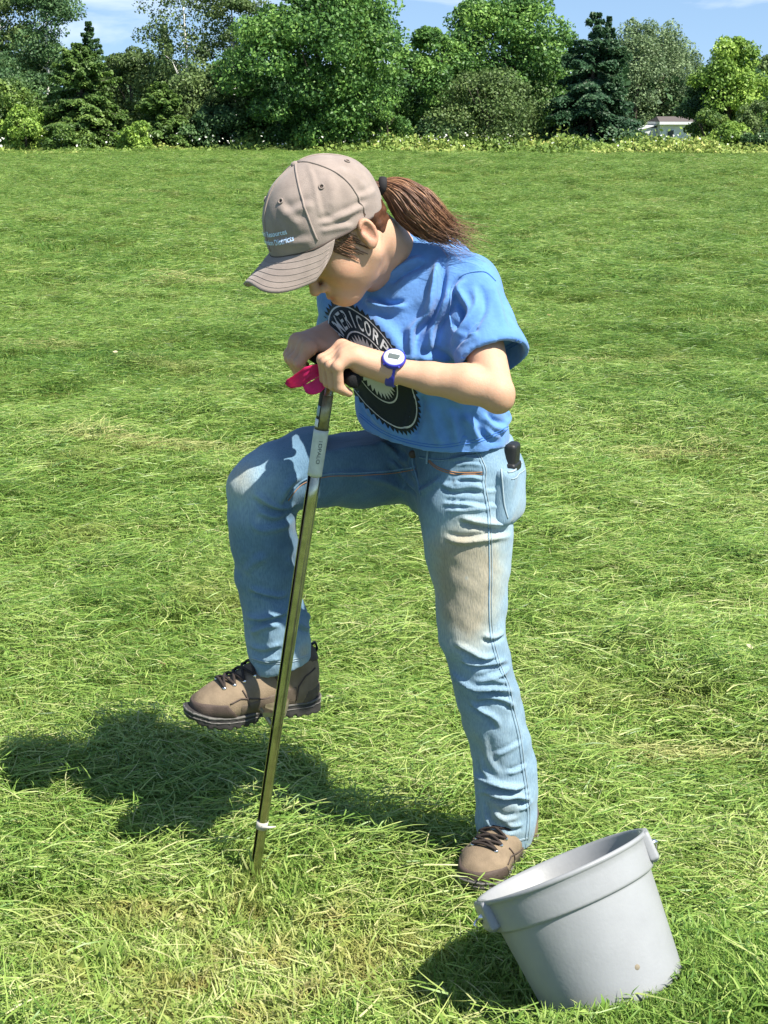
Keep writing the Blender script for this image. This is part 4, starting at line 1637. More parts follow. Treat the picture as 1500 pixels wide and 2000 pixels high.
def build_ground():
    ys = [-8.0]
    y = -8.0
    while y < 1.6:
        ys.append(y)
        y += 0.4
    while y < 900:
        ys.append(y)
        y += max(0.03, (y - 1.0) * 0.018)
    hx = [0.0]
    x = 0.0
    while x < 600:
        x += max(0.03, x * 0.035)
        hx.append(x)
    xs = np.array([-v for v in hx[:0:-1]] + hx)
    ys = np.array(sorted(set(ys)))
    X, Y = np.meshgrid(xs, ys, indexing='ij')
    Z = height(X, Y) - 0.004
    a, b = X.shape
    V = np.stack([X, Y, Z], -1).reshape(-1, 3)
    I = np.arange(a * b).reshape(a, b)
    Q = np.stack([I[:-1, :-1], I[1:, :-1], I[1:, 1:], I[:-1, 1:]], -1).reshape(-1, 4)
    g = mesh_obj('ground', V, Q, M_ground)
    tag(g, 'mown hay field running back to the tree line', None, None, 'structure')


build_ground()

# ------------------------------------------------------------------ soil probe
M_chrome = material('probe_steel', (0.46, 0.45, 0.33), 0.27, metal=1.0, var=0.22, var_scale=26, bump=0.15, bump_scale=90)
M_dirty = material('probe_worn_steel', (0.30, 0.28, 0.18), 0.45, metal=0.8, var=0.3, var_scale=40, bump=0.3, bump_scale=150)
M_grip = material('foam_grip', (0.012, 0.012, 0.013), 0.85, bump=0.5, bump_scale=500, spec=0.2)
M_label = material('label_paper', (0.52, 0.55, 0.50), 0.6, var=0.10, var_scale=50, spec=0.3)
M_ink = material('label_ink', (0.05, 0.07, 0.07), 0.7)
M_slot = material('probe_slot', (0.03, 0.03, 0.022), 0.8)
M_tape = material('clear_tape', (0.45, 0.42, 0.36), 0.5)
P_bot, P_top = U(496, 1716, 2.635), bar(0.5) - bar_w * 0.004
p_ax = unit(P_bot - P_top)
probe_len = np.linalg.norm(P_bot - P_top)


def on_probe(py):
    """point of the probe's axis seen at picture row py"""
    lo, hi = 0.0, 1.0
    for _ in range(30):
        m = (lo + hi) / 2
        p = P_top + (P_bot - P_top) * m - CAM
        if 1000 - FPX * np.dot(p, UP) / np.dot(p, FW) < py:
            lo = m
        else:
            hi = m
    return P_top + (P_bot - P_top) * lo


pr_v = unit(CAM - (P_bot + P_top) / 2)
pr_v = unit(pr_v - p_ax * np.dot(pr_v, p_ax))         # towards the viewer
pr_s = np.cross(p_ax, pr_v)
pr_s = pr_s if pr_s[0] < 0 else -pr_s                   # towards the left


def arc_tube(a, b, r0, r1, th, a0, a1, n=20, ns=12):
    """pipe wall from angle a0 to a1 (0 = towards the left, 90 = towards the viewer)"""
    mb = MB()
    G = []
    for j in range(ns + 1):
        t = j / ns
        p, r = a * (1 - t) + b * t, r0 * (1 - t) + r1 * t
        G.append([p + r * (pr_s * math.cos(w) + pr_v * math.sin(w)) for w in np.linspace(math.radians(a0), math.radians(a1), n)])
    return mb.sheet(G, th)


probe = thing('soil_probe', 'tall steel soil probe with black cross handle and foot step pushed into the grass', 'soil probe', P_bot)
# upper solid tube, lower half-open sampling tube
MB().tube([P_top, on_probe(926)], [0.0118, 0.0118], 24).build('upper_tube', M_chrome, probe)
arc_tube(on_probe(915), P_bot + p_ax * 0.05, 0.0118, 0.0100, 0.0016, 58, 375, 30, 16).build('sampling_tube', M_chrome, probe)
MB().tube([on_probe(922), P_bot + p_ax * 0.05], [0.0085, 0.0070], 12).build('soil_core', M_slot, probe)
MB().tube([on_probe(770), on_probe(845)], 0.0128, 24).build('collar', M_dirty, probe)
arc_tube(on_probe(722), on_probe(832), 0.0122, 0.0126, 0.0012, -35, 62, 10, 6).build('dark_sticker', M_black, probe)
arc_tube(on_probe(792), on_probe(812), 0.0128, 0.0128, 0.0012, -30, 52, 8, 3).build('pale_sticker', material('sticker_blue', (0.25, 0.36, 0.42), 0.5), probe)
arc_tube(on_probe(818), on_probe(833), 0.0131, 0.0131, 0.0012, -10, 55, 8, 3).build('pale_sticker', material('sticker_white', (0.7, 0.72, 0.72), 0.5), probe)
lab = arc_tube(on_probe(838), on_probe(928), 0.0136, 0.0132, 0.0010, -60, 225, 26, 10).build('paper_label', M_label, probe)
bar_mb = MB().tube([bar(0.03), bar(0.89)], 0.0085, 16)
cross = bar_mb.build('cross_handle', M_chrome, probe)
for s0, s1 in ((0.0, 0.42), (0.58, 0.905)):
    pts = [bar(s0 + (s1 - s0) * t) for t in (0, 0.03, 0.1, 0.5, 0.9, 0.97, 1)]
    MB().tube(pts, [0.010, 0.0130, 0.0138, 0.0136, 0.0138, 0.0130, 0.010], 20).build('grip', M_grip, cross)
MB().tube([P_top - p_ax * 0.014, P_top + p_ax * 0.03], 0.0145, 20).build('handle_socket', M_dirty, probe)
# foot step: a bar out behind the tube with a diagonal brace
st = on_probe(1392)
back = unit(A(0.05, 1, 0))
foot_y = U(505, 1400, 2.76)
step = MB().box(st + back * 0.072 + A(-0.012, 0, -0.013), (0.022, 0.054, 0.005), (A(1, 0, 0), back, A(0, 0, 1))).build('foot_step', M_dirty, probe, smooth=False)
MB().tube([on_probe(1428), st + back * 0.035 + A(-0.040, 0, -0.006)], 0.005, 8).build('brace', M_dirty, step)
mk = MB().tube([on_probe(1603), on_probe(1617)], 0.0120, 18)
mk.tube([on_probe(1610) + pr_v * 0.012, on_probe(1608) - pr_s * 0.016 + pr_v * 0.012, on_probe(1606) - pr_s * 0.028 + pr_v * 0.01], [0.004, 0.003, 0.0015], 6)
mk.build('depth_marker', M_tape, probe)
# print on the label: a line of marks running down it
V, Fc = text_outline('OAKFIELD')
V2, Fc2 = text_outline('ILFS')


def wrap_text(V, Fc, py0, py1, size, ang):
    w = V[:, 0].max()
    pts = []
    for v in V:
        p = on_probe(py0 + (py1 - py0) * v[0] / w)
        a = math.radians(ang) + (v[1] - 0.35) * size / 0.0142
        pts.append(p + 0.0146 * (pr_s * math.cos(a) + pr_v * math.sin(a)))
    mesh_obj('label_print', np.array(pts), Fc, M_ink, lab)


V, Fc = text_outline('OPALO')
wrap_text(V, Fc, 862, 902, 0.0095, 100)
V, Fc = text_outline('11')
wrap_text(V, Fc, 856, 864, 0.0095, 100)

# pink ribbon tied round the top of the shaft
M_pink = material('pink_ribbon', (0.80, 0.035, 0.22), 0.5, var=0.15, var_scale=40, spec=0.4)
_nt = M_pink.node_tree
_tr, _mx = _nt.nodes.new('ShaderNodeBsdfTranslucent'), _nt.nodes.new('ShaderNodeMixShader')
_tr.inputs['Color'].default_value = (0.90, 0.05, 0.28, 1)
_mx.inputs['Fac'].default_value = 0.45
_nt.links.new(_nt.nodes['Principled BSDF'].outputs[0], _mx.inputs[1])
_nt.links.new(_tr.outputs[0], _mx.inputs[2])
_nt.links.new(_mx.outputs[0], _nt.nodes['Material Output'].inputs['Surface'])
rb = thing('flagging_ribbon', 'bright pink flagging ribbon tied round the probe just under its handle', 'ribbon', on_probe(722))
MB().tube([on_probe(716), on_probe(724), on_probe(732)], [0.0128, 0.0142, 0.0130], 18).build('wrap', M_pink, rb)
def ribbon(ctl, wid):
    C = [U(*c[:3]) for c in ctl]
    G = []
    for i in range(25):
        t = i / 24 * (len(C) - 1)
        k = min(int(t), len(C) - 2)
        u = t - k
        p0, p1, p2, p3 = C[max(k - 1, 0)], C[k], C[k + 1], C[min(k + 2, len(C) - 1)]
        c = 0.5 * (2 * p1 + (p2 - p0) * u + (2 * p0 - 5 * p1 + 4 * p2 - p3) * u * u + (3 * p1 - p0 - 3 * p2 + p3) * u ** 3)
        w = np.interp(t, range(len(C)), wid)
        an = np.interp(t, range(len(C)), [q[3] for q in ctl])
        d = A(math.sin(an) * 0.35, -0.45 * math.sin(an * 2.0), math.cos(an))
        G.append([c + unit(d) * w * v + A(0, 1, 0) * 0.003 * math.sin(9 * v + t) for v in np.linspace(-1, 1, 7)])
    return MB().sheet(G, 0.0008)
ribbon([(641, 720, 2.563, 0.2), (618, 724, 2.55, 0.3), (592, 736, 2.55, 0.5), (572, 745, 2.56, 0.7), (558, 746, 2.565, 0.9)], [0.007, 0.013, 0.021, 0.017, 0.005]).build('tail', M_pink, rb)
ribbon([(642, 722, 2.560, -0.4), (636, 738, 2.545, -0.5), (622, 752, 2.54, -0.7), (605, 760, 2.545, -0.9), (594, 760, 2.55, -1.0)], [0.008, 0.012, 0.014, 0.012, 0.008]).build('tail', M_pink, rb)

# ------------------------------------------------------------------ bucket
M_bucket = material('grey_plastic', (0.252, 0.261, 0.266), 0.45, var=0.05, var_scale=12, bump=0.15, bump_scale=160, spec=0.45)
M_bucket_w = material('grey_plastic_scuffed', (0.256, 0.265, 0.27), 0.45, var=0.05, var_scale=12, spec=0.45)
M_dirt = material('dry_mud', (0.20, 0.17, 0.12), 0.95)
bucket = thing('bucket', 'light grey plastic bucket standing askew in the grass beside the boot', 'bucket', BK_B)
bh = np.linalg.norm(BK_R - BK_B)
R1, R0 = 0.1535, 0.121
rad = lambda h: R0 + (R1 - 0.006 - R0) * h / bh
prof = [(0.0, 0.004), (R0 - 0.02, 0.004), (R0 - 0.008, 0.0), (R0 - 0.002, 0.002), (R0 + 0.001, 0.008)]
prof += [(rad(h), h) for h in np.linspace(0.014, bh - 0.066, 12)]
prof += [(rad(bh - 0.064), bh - 0.064), (rad(bh - 0.062) + 0.001, bh - 0.0615), (rad(bh - 0.060) + 0.005, bh - 0.0605), (rad(bh - 0.060) + 0.0068, bh - 0.059)]
prof += [(rad(h) + 0.0072, h) for h in np.linspace(bh - 0.056, bh - 0.010, 5)]
prof += [(R1 + 0.0012, bh - 0.009), (R1 + 0.0040, bh - 0.0075), (R1 + 0.0050, bh - 0.004), (R1 + 0.0040, bh - 0.0008), (R1 + 0.001, bh), (R1 - 0.0035, bh - 0.001), (R1 - 0.006, bh - 0.005)]
prof += [(rad(h) - 0.0035, h) for h in np.linspace(bh - 0.02, 0.02, 10)] + [(R0 - 0.012, 0.010), (0.0, 0.008)]
MB().lathe(BK_B, bk_ax, prof, 72).build('shell', M_bucket, bucket)
# lugs for the bail at both sides of the rim
vx = unit(BK_B - CAM)
b_side = unit(np.cross(bk_ax, vx))
b_side = b_side if b_side[0] < 0 else -b_side
b_view = np.cross(bk_ax, b_side)
b_view = b_view if b_view[1] < 0 else -b_view
lug_dir = []
for sg, off in ((1, 0.22), (-1, 0.10)):
    dv = unit(b_side * sg + b_view * off * (1 if sg > 0 else 0.6))
    lug_dir.append(dv)
    tv = np.cross(bk_ax, dv)
    F = Field(BK_R + dv * R1 - 0.08, BK_R + dv * R1 + 0.08, 0.003)
    c = BK_R + dv * (R1 - 0.001) - bk_ax * 0.026
    F.put(rbox(c, (0.0095, 0.038, 0.025), (dv, tv, bk_ax), 0.004))
    F.put(ecap(c - bk_ax * 0.022 - tv * 0.014, c - bk_ax * 0.022 + tv * 0.014, 0.0085, 0.0085), 0.006)
    lug = mesh_obj('lug', *F.mesh(2), M_bucket_w, bucket)
    MB().lathe(c + dv * 0.009, dv, [(0.0, 0.007), (0.004, 0.006), (0.0055, 0.0)], 10).build('pivot', M_steel, lug)
pts = []
pa, pb = [BK_R + d * (R1 + 0.014) - bk_ax * 0.026 for d in lug_dir]
cen = (pa + pb) / 2
hang = unit(-b_view * 0.86 - bk_ax * 0.5)
for t in np.linspace(0, math.pi, 40):
    pts.append(cen + (pa - cen) * math.cos(t) + hang * np.linalg.norm(pa - cen) * 1.0 * math.sin(t))
bail = MB()
bail.tube(pts, 0.0024, 8)
bail.tube([pa + lug_dir[0] * 0.004, pa + lug_dir[0] * 0.012 - bk_ax * 0.006, pa + lug_dir[0] * 0.008 - bk_ax * 0.014], 0.0022, 6)
bail.build('bail', M_steel, bucket)
h = None
dd = unit(b_view + b_side * -0.42)
spot = BK_B + bk_ax * 0.055 + dd * (rad(0.055) + 0.0003)
MB().lathe(spot - dd * 0.002, dd, [(0.0, 0.0025), (0.004, 0.0023), (0.0055, 0.001)], 9).build('mud_spot', M_dirt, bucket)

# ------------------------------------------------------------------ foliage
def leaf_material(name, cols, trans=0.3, rough=0.55, noise=None, spec=0.3, dry=None):
    """leaf or blade colour from the 'tint' of each piece, with light coming through"""
    m = bpy.data.materials.new(name)
    m.use_nodes = True
    nt = m.node_tree
    N, L = nt.nodes, nt.links
    b = N['Principled BSDF']
    b.inputs['Roughness'].default_value = rough
    b.inputs['Specular IOR Level'].default_value = spec
    at = N.new('ShaderNodeAttribute')
    at.attribute_name = 'tint'
    src = at.outputs['Fac']
    if dry:
        ia = N.new('ShaderNodeAttribute')
        ia.attribute_type = 'INSTANCER'
        ia.attribute_name = 'dry'
        ad = N.new('ShaderNodeMath')
        ad.operation = 'ADD'
        L.new(src, ad.inputs[0])
        L.new(ia.outputs['Fac'], ad.inputs[1])
        src = ad.outputs[0]
    if noise:
        geo = N.new('ShaderNodeNewGeometry')
        for sc, amt in noise:
            nz = N.new('ShaderNodeTexNoise')
            nz.inputs['Scale'].default_value = sc
            nz.inputs['Detail'].default_value = 3
            L.new(geo.outputs['Position'], nz.inputs['Vector'])
            sb = N.new('ShaderNodeMath')
            sb.operation = 'SUBTRACT'
            sb.inputs[1].default_value = 0.5
            L.new(nz.outputs['Fac'], sb.inputs[0])
            ma = N.new('ShaderNodeMath')
            ma.operation = 'MULTIPLY_ADD'
            ma.inputs[1].default_value = amt
            L.new(sb.outputs[0], ma.inputs[0])
            L.new(src, ma.inputs[2])
            src = ma.outputs[0]
    cr = N.new('ShaderNodeValToRGB')
    el = cr.color_ramp.elements
    while len(el) < len(cols):
        el.new(0.5)
    for e, (p, c) in zip(el, cols):
        e.position = p
        e.color = (*c, 1)
    L.new(src, cr.inputs['Fac'])
    colr = cr.outputs['Color']
    for scale, lo, hi, amt, dcol in dry or ():
        # patches and rows of grass that has dried out
        geo = N.new('ShaderNodeNewGeometry')
        mp = N.new('ShaderNodeMapping')
        mp.inputs['Scale'].default_value = scale
        nz = N.new('ShaderNodeTexNoise')
        nz.inputs['Scale'].default_value = 1.0
        nz.inputs['Detail'].default_value = 5
        rp = N.new('ShaderNodeMapRange')
        rp.inputs['From Min'].default_value, rp.inputs['From Max'].default_value = lo, hi
        rp.inputs['To Max'].default_value = amt
        mxc = N.new('ShaderNodeMixRGB')
        mxc.inputs['Color2'].default_value = (*dcol, 1)
        L.new(geo.outputs['Position'], mp.inputs['Vector'])
        L.new(mp.outputs['Vector'], nz.inputs['Vector'])
        L.new(nz.outputs['Fac'], rp.inputs['Value'])
        L.new(rp.outputs[0], mxc.inputs['Fac'])
        L.new(colr, mxc.inputs['Color1'])
        colr = mxc.outputs['Color']
    if dry:
        ms = N.new('ShaderNodeAttribute')
        ms.attribute_type = 'INSTANCER'
        ms.attribute_name = 'moss'
        geo = N.new('ShaderNodeNewGeometry')
        nz = N.new('ShaderNodeTexNoise')
        nz.inputs['Scale'].default_value = 9.0
        nz.inputs['Detail'].default_value = 4
        rp = N.new('ShaderNodeMapRange')
        rp.inputs['From Min'].default_value, rp.inputs['From Max'].default_value = 0.47, 0.72
        ml = N.new('ShaderNodeMath')
        ml.operation = 'MULTIPLY'
        mxc = N.new('ShaderNodeMixRGB')
        mxc.inputs['Color2'].default_value = (0.36, 0.29, 0.10, 1)
        L.new(geo.outputs['Position'], nz.inputs['Vector'])
        L.new(nz.outputs['Fac'], rp.inputs['Value'])
        L.new(rp.outputs[0], ml.inputs[0])
        L.new(ms.outputs['Fac'], ml.inputs[1])
        L.new(ml.outputs[0], mxc.inputs['Fac'])
        L.new(colr, mxc.inputs['Color1'])
        colr = mxc.outputs['Color']
    L.new(colr, b.inputs['Base Color'])
    tr = N.new('ShaderNodeBsdfTranslucent')
    L.new(colr, tr.inputs['Color'])
    mx = N.new('ShaderNodeMixShader')
    mx.inputs['Fac'].default_value = trans
    L.new(b.outputs[0], mx.inputs[1])
    L.new(tr.outputs[0], mx.inputs[2])
    L.new(mx.outputs[0], N['Material Output'].inputs['Surface'])
    return m


GR = [(0.0, (0.036, 0.100, 0.014)), (0.28, (0.104, 0.212, 0.030)), (0.55, (0.215, 0.335, 0.062)), (0.80, (0.360, 0.450, 0.125)), (1.0, (0.47, 0.48, 0.22))]
DRY = [((0.30, 2.4, 1), 0.64, 0.71, 0.75, (0.50, 0.47, 0.20)), ((1.3, 1.6, 1), 0.60, 0.76, 0.5, (0.34, 0.27, 0.09))]
M_grass = leaf_material('grass_blades', GR, 0.30, 0.5, [(0.9, 0.60), (0.22, 0.35), (4.0, 0.45)], 0.3, DRY)
M_hay = leaf_material('cut_grass', GR, 0.25, 0.45, [(0.8, 0.50), (0.25, 0.30), (3.0, 0.45)], 0.4, DRY)
r5 = np.random.default_rng(17)


def tuft(n, kind):
    """a handful of blades as one small mesh"""
    V, F, T = [], [], []
    for _ in range(n):
        a = r5.uniform(0, 2 * math.pi)
        q = math.sqrt(r5.uniform()) * (0.075 if kind != 'hay' else 0.11)
        p = A(q * math.cos(a), q * math.sin(a), -0.006)
        if kind == 'stubble':
            h, lean, w, d = r5.uniform(0.016, 0.044), r5.uniform(0.3, 1.6), r5.uniform(0.0012, 0.0024), r5.uniform(0, 6.28)
            tint = r5.normal(0.33, 0.15)
        elif kind == 'hay':
            h, lean, w = r5.uniform(0.035, 0.105), 0.0, r5.uniform(0.0008, 0.0018)
            d = r5.normal(0, 0.8) + (math.pi if r5.uniform() < 0.5 else 0)
            p[2] = r5.uniform(0.004, 0.034)
            tint = r5.normal(0.45, 0.18) if r5.uniform() < 0.95 else r5.uniform(0.75, 1.0)
        else:  # broad leaves: clover and plantain
            h, lean, w, d = r5.uniform(0.02, 0.05), r5.uniform(0.6, 1.5), r5.uniform(0.004, 0.008), r5.uniform(0, 6.28)
            tint = r5.normal(0.36, 0.12)
        dh = A(math.cos(d), math.sin(d), 0)
        sd = A(-math.sin(d), math.cos(d), 0)
        b0 = len(V)
        seg = 3
        tilt = r5.uniform(-0.3, 0.3)
        tw = r5.normal(0, 0.5)
        bow = r5.normal(0.05, 0.05)
        curve = r5.normal(0, 0.32)
        for i in range(seg + 1):
            t = i / seg
            if kind == 'hay':
                c = p + dh * h * (t - 0.5) + sd * curve * h * 0.45 * (t - 0.5) ** 2 * 2 + A(0, 0, 1) * (h * tilt * 0.28 * (t - 0.5) - h * bow * (2 * t - 1) ** 2 + 0.006)
                ws = sd * math.cos(tw + t) + A(0, 0, 1) * math.sin(tw + t)
            else:
                c = p + A(0, 0, 1) * h * t * (1 - 0.35 * t * min(lean, 1)) + dh * h * lean * t * t * 0.8
                ws = sd
            ww = w * (1 - t ** 2.2 * 0.92) if kind != 'broad' else w * math.sin(math.pi * min(0.15 + t * 0.85, 0.97))
            V += [c - ws * ww, c + ws * ww]
            T += [tint + 0.10 * t] * 2
        for i in range(seg):
            k = b0 + 2 * i
            F.append((k, k + 1, k + 3, k + 2))
    return np.array(V), np.array(F), np.array(T)


def worn(x, y):
    """the thin mossy patch in front of the probe"""
    return np.exp(-(((x + 0.28) / 0.42) ** 2 + ((y - 2.36) / 0.30) ** 2) ** 1.5) + 0.6 * np.exp(-(((x - 0.75) / 0.16) ** 2 + ((y - 2.62) / 0.10) ** 2))


def scatter(name, label, variants, P, rot, size, idx, m, extra=0.0):
    """one object of countless blades: small meshes instanced on points"""
    col = bpy.data.collections.new(name + '_tufts')
    for i, (V, F, T) in enumerate(variants):
        me = bpy.data.meshes.new(name + '_tuft')
        me.from_pydata(V.tolist(), [], F.tolist())
        me.materials.append(m)
        me.polygons.foreach_set('use_smooth', np.ones(len(me.polygons), bool))
        at = me.attributes.new('tint', 'FLOAT', 'POINT')
        at.data.foreach_set('value', T.astype(f32))
        o = bpy.data.objects.new('%s_tuft_%02d' % (name, i), me)
        col.objects.link(o)
    me = bpy.data.meshes.new(name)
    me.vertices.add(len(P))
    me.vertices.foreach_set('co', P.astype(f32).ravel())
    for nm, ty, val in (('rot', 'FLOAT_VECTOR', rot), ('size', 'FLOAT', size), ('dry', 'FLOAT', worn(P[:, 0], P[:, 1]) * 0.30 + np.interp(P[:, 1], [2.0, 3.0, 5.0, 10.0, 40.0], [0.12, 0.09, 0.02, -0.08, -0.10]) + extra), ('moss', 'FLOAT', worn(P[:, 0], P[:, 1])), ('idx', 'INT', idx)):
        at = me.attributes.new(nm, ty, 'POINT')
        at.data.foreach_set('vector' if ty == 'FLOAT_VECTOR' else 'value', np.asarray(val, np.int32 if ty == 'INT' else f32).ravel())
    me.materials.append(m)
    ob = bpy.data.objects.new(name, me)
    COL.objects.link(ob)
    tag(ob, label, None, None, 'stuff')
    ng = bpy.data.node_groups.new(name, 'GeometryNodeTree')
    ng.interface.new_socket('Geometry', in_out='INPUT', socket_type='NodeSocketGeometry')
    ng.interface.new_socket('Geometry', in_out='OUTPUT', socket_type='NodeSocketGeometry')
    N, L = ng.nodes, ng.links
    gi, go = N.new('NodeGroupInput'), N.new('NodeGroupOutput')
    ip = N.new('GeometryNodeInstanceOnPoints')
    ci = N.new('GeometryNodeCollectionInfo')
    ci.inputs['Collection'].default_value = col
    ci.inputs['Separate Children'].default_value = True
    ci.inputs['Reset Children'].default_value = True
    ip.inputs['Pick Instance'].default_value = True

    def attr(nm, ty):
        a = N.new('GeometryNodeInputNamedAttribute')
        a.data_type = ty
        a.inputs['Name'].default_value = nm
        return [s for s in a.outputs if s.enabled and s.name == 'Attribute'][0]
    er = N.new('FunctionNodeEulerToRotation')
    L.new(attr('rot', 'FLOAT_VECTOR'), er.inputs[0])
    L.new(gi.outputs[0], ip.inputs['Points'])
    L.new(ci.outputs[0], ip.inputs['Instance'])
    L.new(attr('idx', 'INT'), ip.inputs['Instance Index'])
    L.new(er.outputs[0], ip.inputs['Rotation'])
    L.new(attr('size', 'FLOAT'), ip.inputs['Scale'])
    L.new(ip.outputs[0], go.inputs[0])
    md = ob.modifiers.new('scatter', 'NODES')
    md.node_group = ng
    return ob


def field_points(y0, y1, dens, margin):
    hw = 0.27 * (y1 + 0.4) + margin
    n = int((y1 - y0) * 2 * hw * dens)
    y = r5.uniform(y0, y1, n)
    x = r5.uniform(-hw, hw, n)
    k = np.abs(x) < 0.27 * (y + 0.4) + margin
    return x[k], y[k]


def wave(x, y, seed, lo, hi, n=10):
    r = np.random.default_rng(seed)
    h = np.zeros(len(x))
    for _ in range(n):
        k, a, p = r.uniform(lo, hi), r.uniform(0, 6.28), r.uniform(0, 6.28)
        h += np.sin(k * (x * math.cos(a) + y * math.sin(a)) + p)
    return h / math.sqrt(n)


def build_grass():
    st = [tuft(46, 'stubble') for _ in range(7)] + [tuft(14, 'broad') for _ in range(2)]
    hy = [tuft(30, 'hay') for _ in range(8)]
    zones = [(0.9, 5.0, 400, 380, 0.90, 1.2), (5.0, 13.0, 170, 190, 1.05, 2.6), (13, 34, 42, 46, 1.5, 7.0), (34, 69, 13, 14, 2.0, 15.0)]
    Ps, Rs, Ss, Is, Ts = [], [], [], [], []
    Ph, Rh, Sh, Ih = [], [], [], []
    for y0, y1, d1, d2, sc, mg in zones:
        x, y = field_points(y0, y1, d1, mg)
        n = len(x)
        Ps.append(np.stack([x, y, height(x, y) - 0.002], 1))
        Rs.append(np.stack([r5.normal(0, 0.12, n), r5.normal(0, 0.12, n), r5.uniform(0, 6.28, n)], 1))
        # here and there a taller dark tuft the mower missed
        if y0 < 1:
            # thick short moss and stubble where the hay is worn away
            xe, ye = r5.uniform(-1.3, 1.2, 4200), r5.uniform(1.7, 3.1, 4200)
            ke = r5.uniform(size=4200) < worn(xe, ye) + 0.25
            xe, ye = xe[ke], ye[ke]
            # and close round the foot of the bucket
            aa, rr_ = r5.uniform(0, 6.28, 1500), r5.uniform(0.125, 0.30, 1500)
            xe, ye = np.concatenate([xe, BK_B[0] + rr_ * np.cos(aa)]), np.concatenate([ye, BK_B[1] + rr_ * np.sin(aa)])
            ne = len(xe)
            Ps[-1] = np.concatenate([Ps[-1], np.stack([xe, ye, height(xe, ye) - 0.004], 1)])
            Rs[-1] = np.concatenate([Rs[-1], np.stack([r5.normal(0, 0.2, ne), r5.normal(0, 0.2, ne), r5.uniform(0, 6.28, ne)], 1)])
            x, y = np.concatenate([x, xe]), np.concatenate([y, ye])
            n = len(x)
        tall = (r5.uniform(size=n) < (0.012 if y0 > 4 else 0.0)) | ((wave(x, y, 19, 0.8, 3.0) > 2.1) & (y > 5))
        Ss.append(sc * r5.uniform(0.7, 1.25, n) * (1 + 0.22 * wave(x, y, 1, 1.0, 4.0)) * np.where(tall, 1.9, 1.0))
        Ts.append(np.where(tall, -0.22, 0.0))
        Is.append(np.where(r5.uniform(size=n) < 0.07, r5.integers(7, 9, n), r5.integers(0, 7, n)))
        x, y = field_points(y0, y1, d2, mg)
        # clumps where the mower left the cut grass heaped
        xc, yc = field_points(y0, y1, d2 * 0.022, mg)
        m = 34
        sg = r5.uniform(0.05, 0.20, len(xc)) * (0.7 + 0.3 * sc)
        xx = (xc[:, None] + r5.normal(size=(len(xc), m)) * sg[:, None] * 1.5).ravel()
        yy = (yc[:, None] + r5.normal(size=(len(xc), m)) * sg[:, None]).ravel()
        dd = np.hypot(xx - np.repeat(xc, m), (yy - np.repeat(yc, m)) * 1.3) / np.repeat(sg, m)
        up_ = np.exp(-dd * dd * 0.5) * 0.085 * sc * r5.uniform(0.3, 1, len(xx))
        n0 = len(x)
        x, y, lift = np.concatenate([x, xx]), np.concatenate([y, yy]), np.concatenate([np.zeros(len(x)), up_])
        # keep the foot, the probe's entry and the front of the bucket free of heaps
        keep = (np.hypot(x - 0.22, y - 2.65) > 0.075) & (np.hypot(x + 0.27, y - 2.62) > 0.10) & ~((np.hypot(x - BK_B[0], y - BK_B[1]) < 0.26) & (lift > 0.012))
        keep &= (wave(x, y, 7, 0.7, 2.6) + r5.normal(0, 0.5, len(x)) > -0.75) | (lift > 0)
        keep &= r5.uniform(size=len(x)) > 0.85 * worn(x, y)
        x, y, lift = x[keep], y[keep], lift[keep]
        n = len(x)
        flow = 1.1 * wave(x, y, 3, 0.4, 1.6) + 0.25
        Ph.append(np.stack([x, y, height(x, y) + lift + 0.004 * sc], 1))
        cdir = np.concatenate([np.full(n0, 0.0), np.repeat(r5.uniform(-1.3, 1.3, len(xc)), m)])[keep]
        Rh.append(np.stack([r5.normal(0, 0.12, n), r5.normal(0, 0.12, n), flow + cdir + r5.normal(0, 0.5 if y1 < 14 else 1.0, n)], 1))
        Sh.append(sc * r5.uniform(0.65, 1.25, n))
        Ih.append(r5.integers(0, 8, n))
    # inside the bucket nothing grows; under the sole it is pressed flat
    P = np.concatenate(Ps)
    R, S, I, T = np.concatenate(Rs), np.concatenate(Ss), np.concatenate(Is), np.concatenate(Ts)
    d = np.hypot(P[:, 0] - BK_B[0], P[:, 1] - BK_B[1])
    k = d > 0.122
    S = S * np.where(d < 0.20, 0.65, 1.0)
    scatter('grass', 'short mown grass stubble covering the field', st, P[k], R[k], S[k], I[k], M_grass, T[k])
    P = np.concatenate(Ph)
    R, S, I = np.concatenate(Rh), np.concatenate(Sh), np.concatenate(Ih)
    d = np.hypot(P[:, 0] - BK_B[0], P[:, 1] - BK_B[1])
    k = d > 0.19
    scatter('cut_grass', 'cut grass lying in swirls and heaps over the field', hy, P[k], R[k], S[k], I[k], M_hay)


build_grass()

# ------------------------------------------------------------------ trees beyond the field
M_bark = material('bark_grey', (0.085, 0.07, 0.055), 0.95, var=0.3, var_scale=4, bump=0.8, bump_scale=20)
M_birch = material('bark_white', (0.55, 0.54, 0.50), 0.8, var=0.35, var_scale=3, ramp=(0.3, 0.45))


def LM(name, dark, mid, light):
    return leaf_material(name, [(0.0, dark), (0.5, mid), (1.0, light)], 0.28, 0.5)


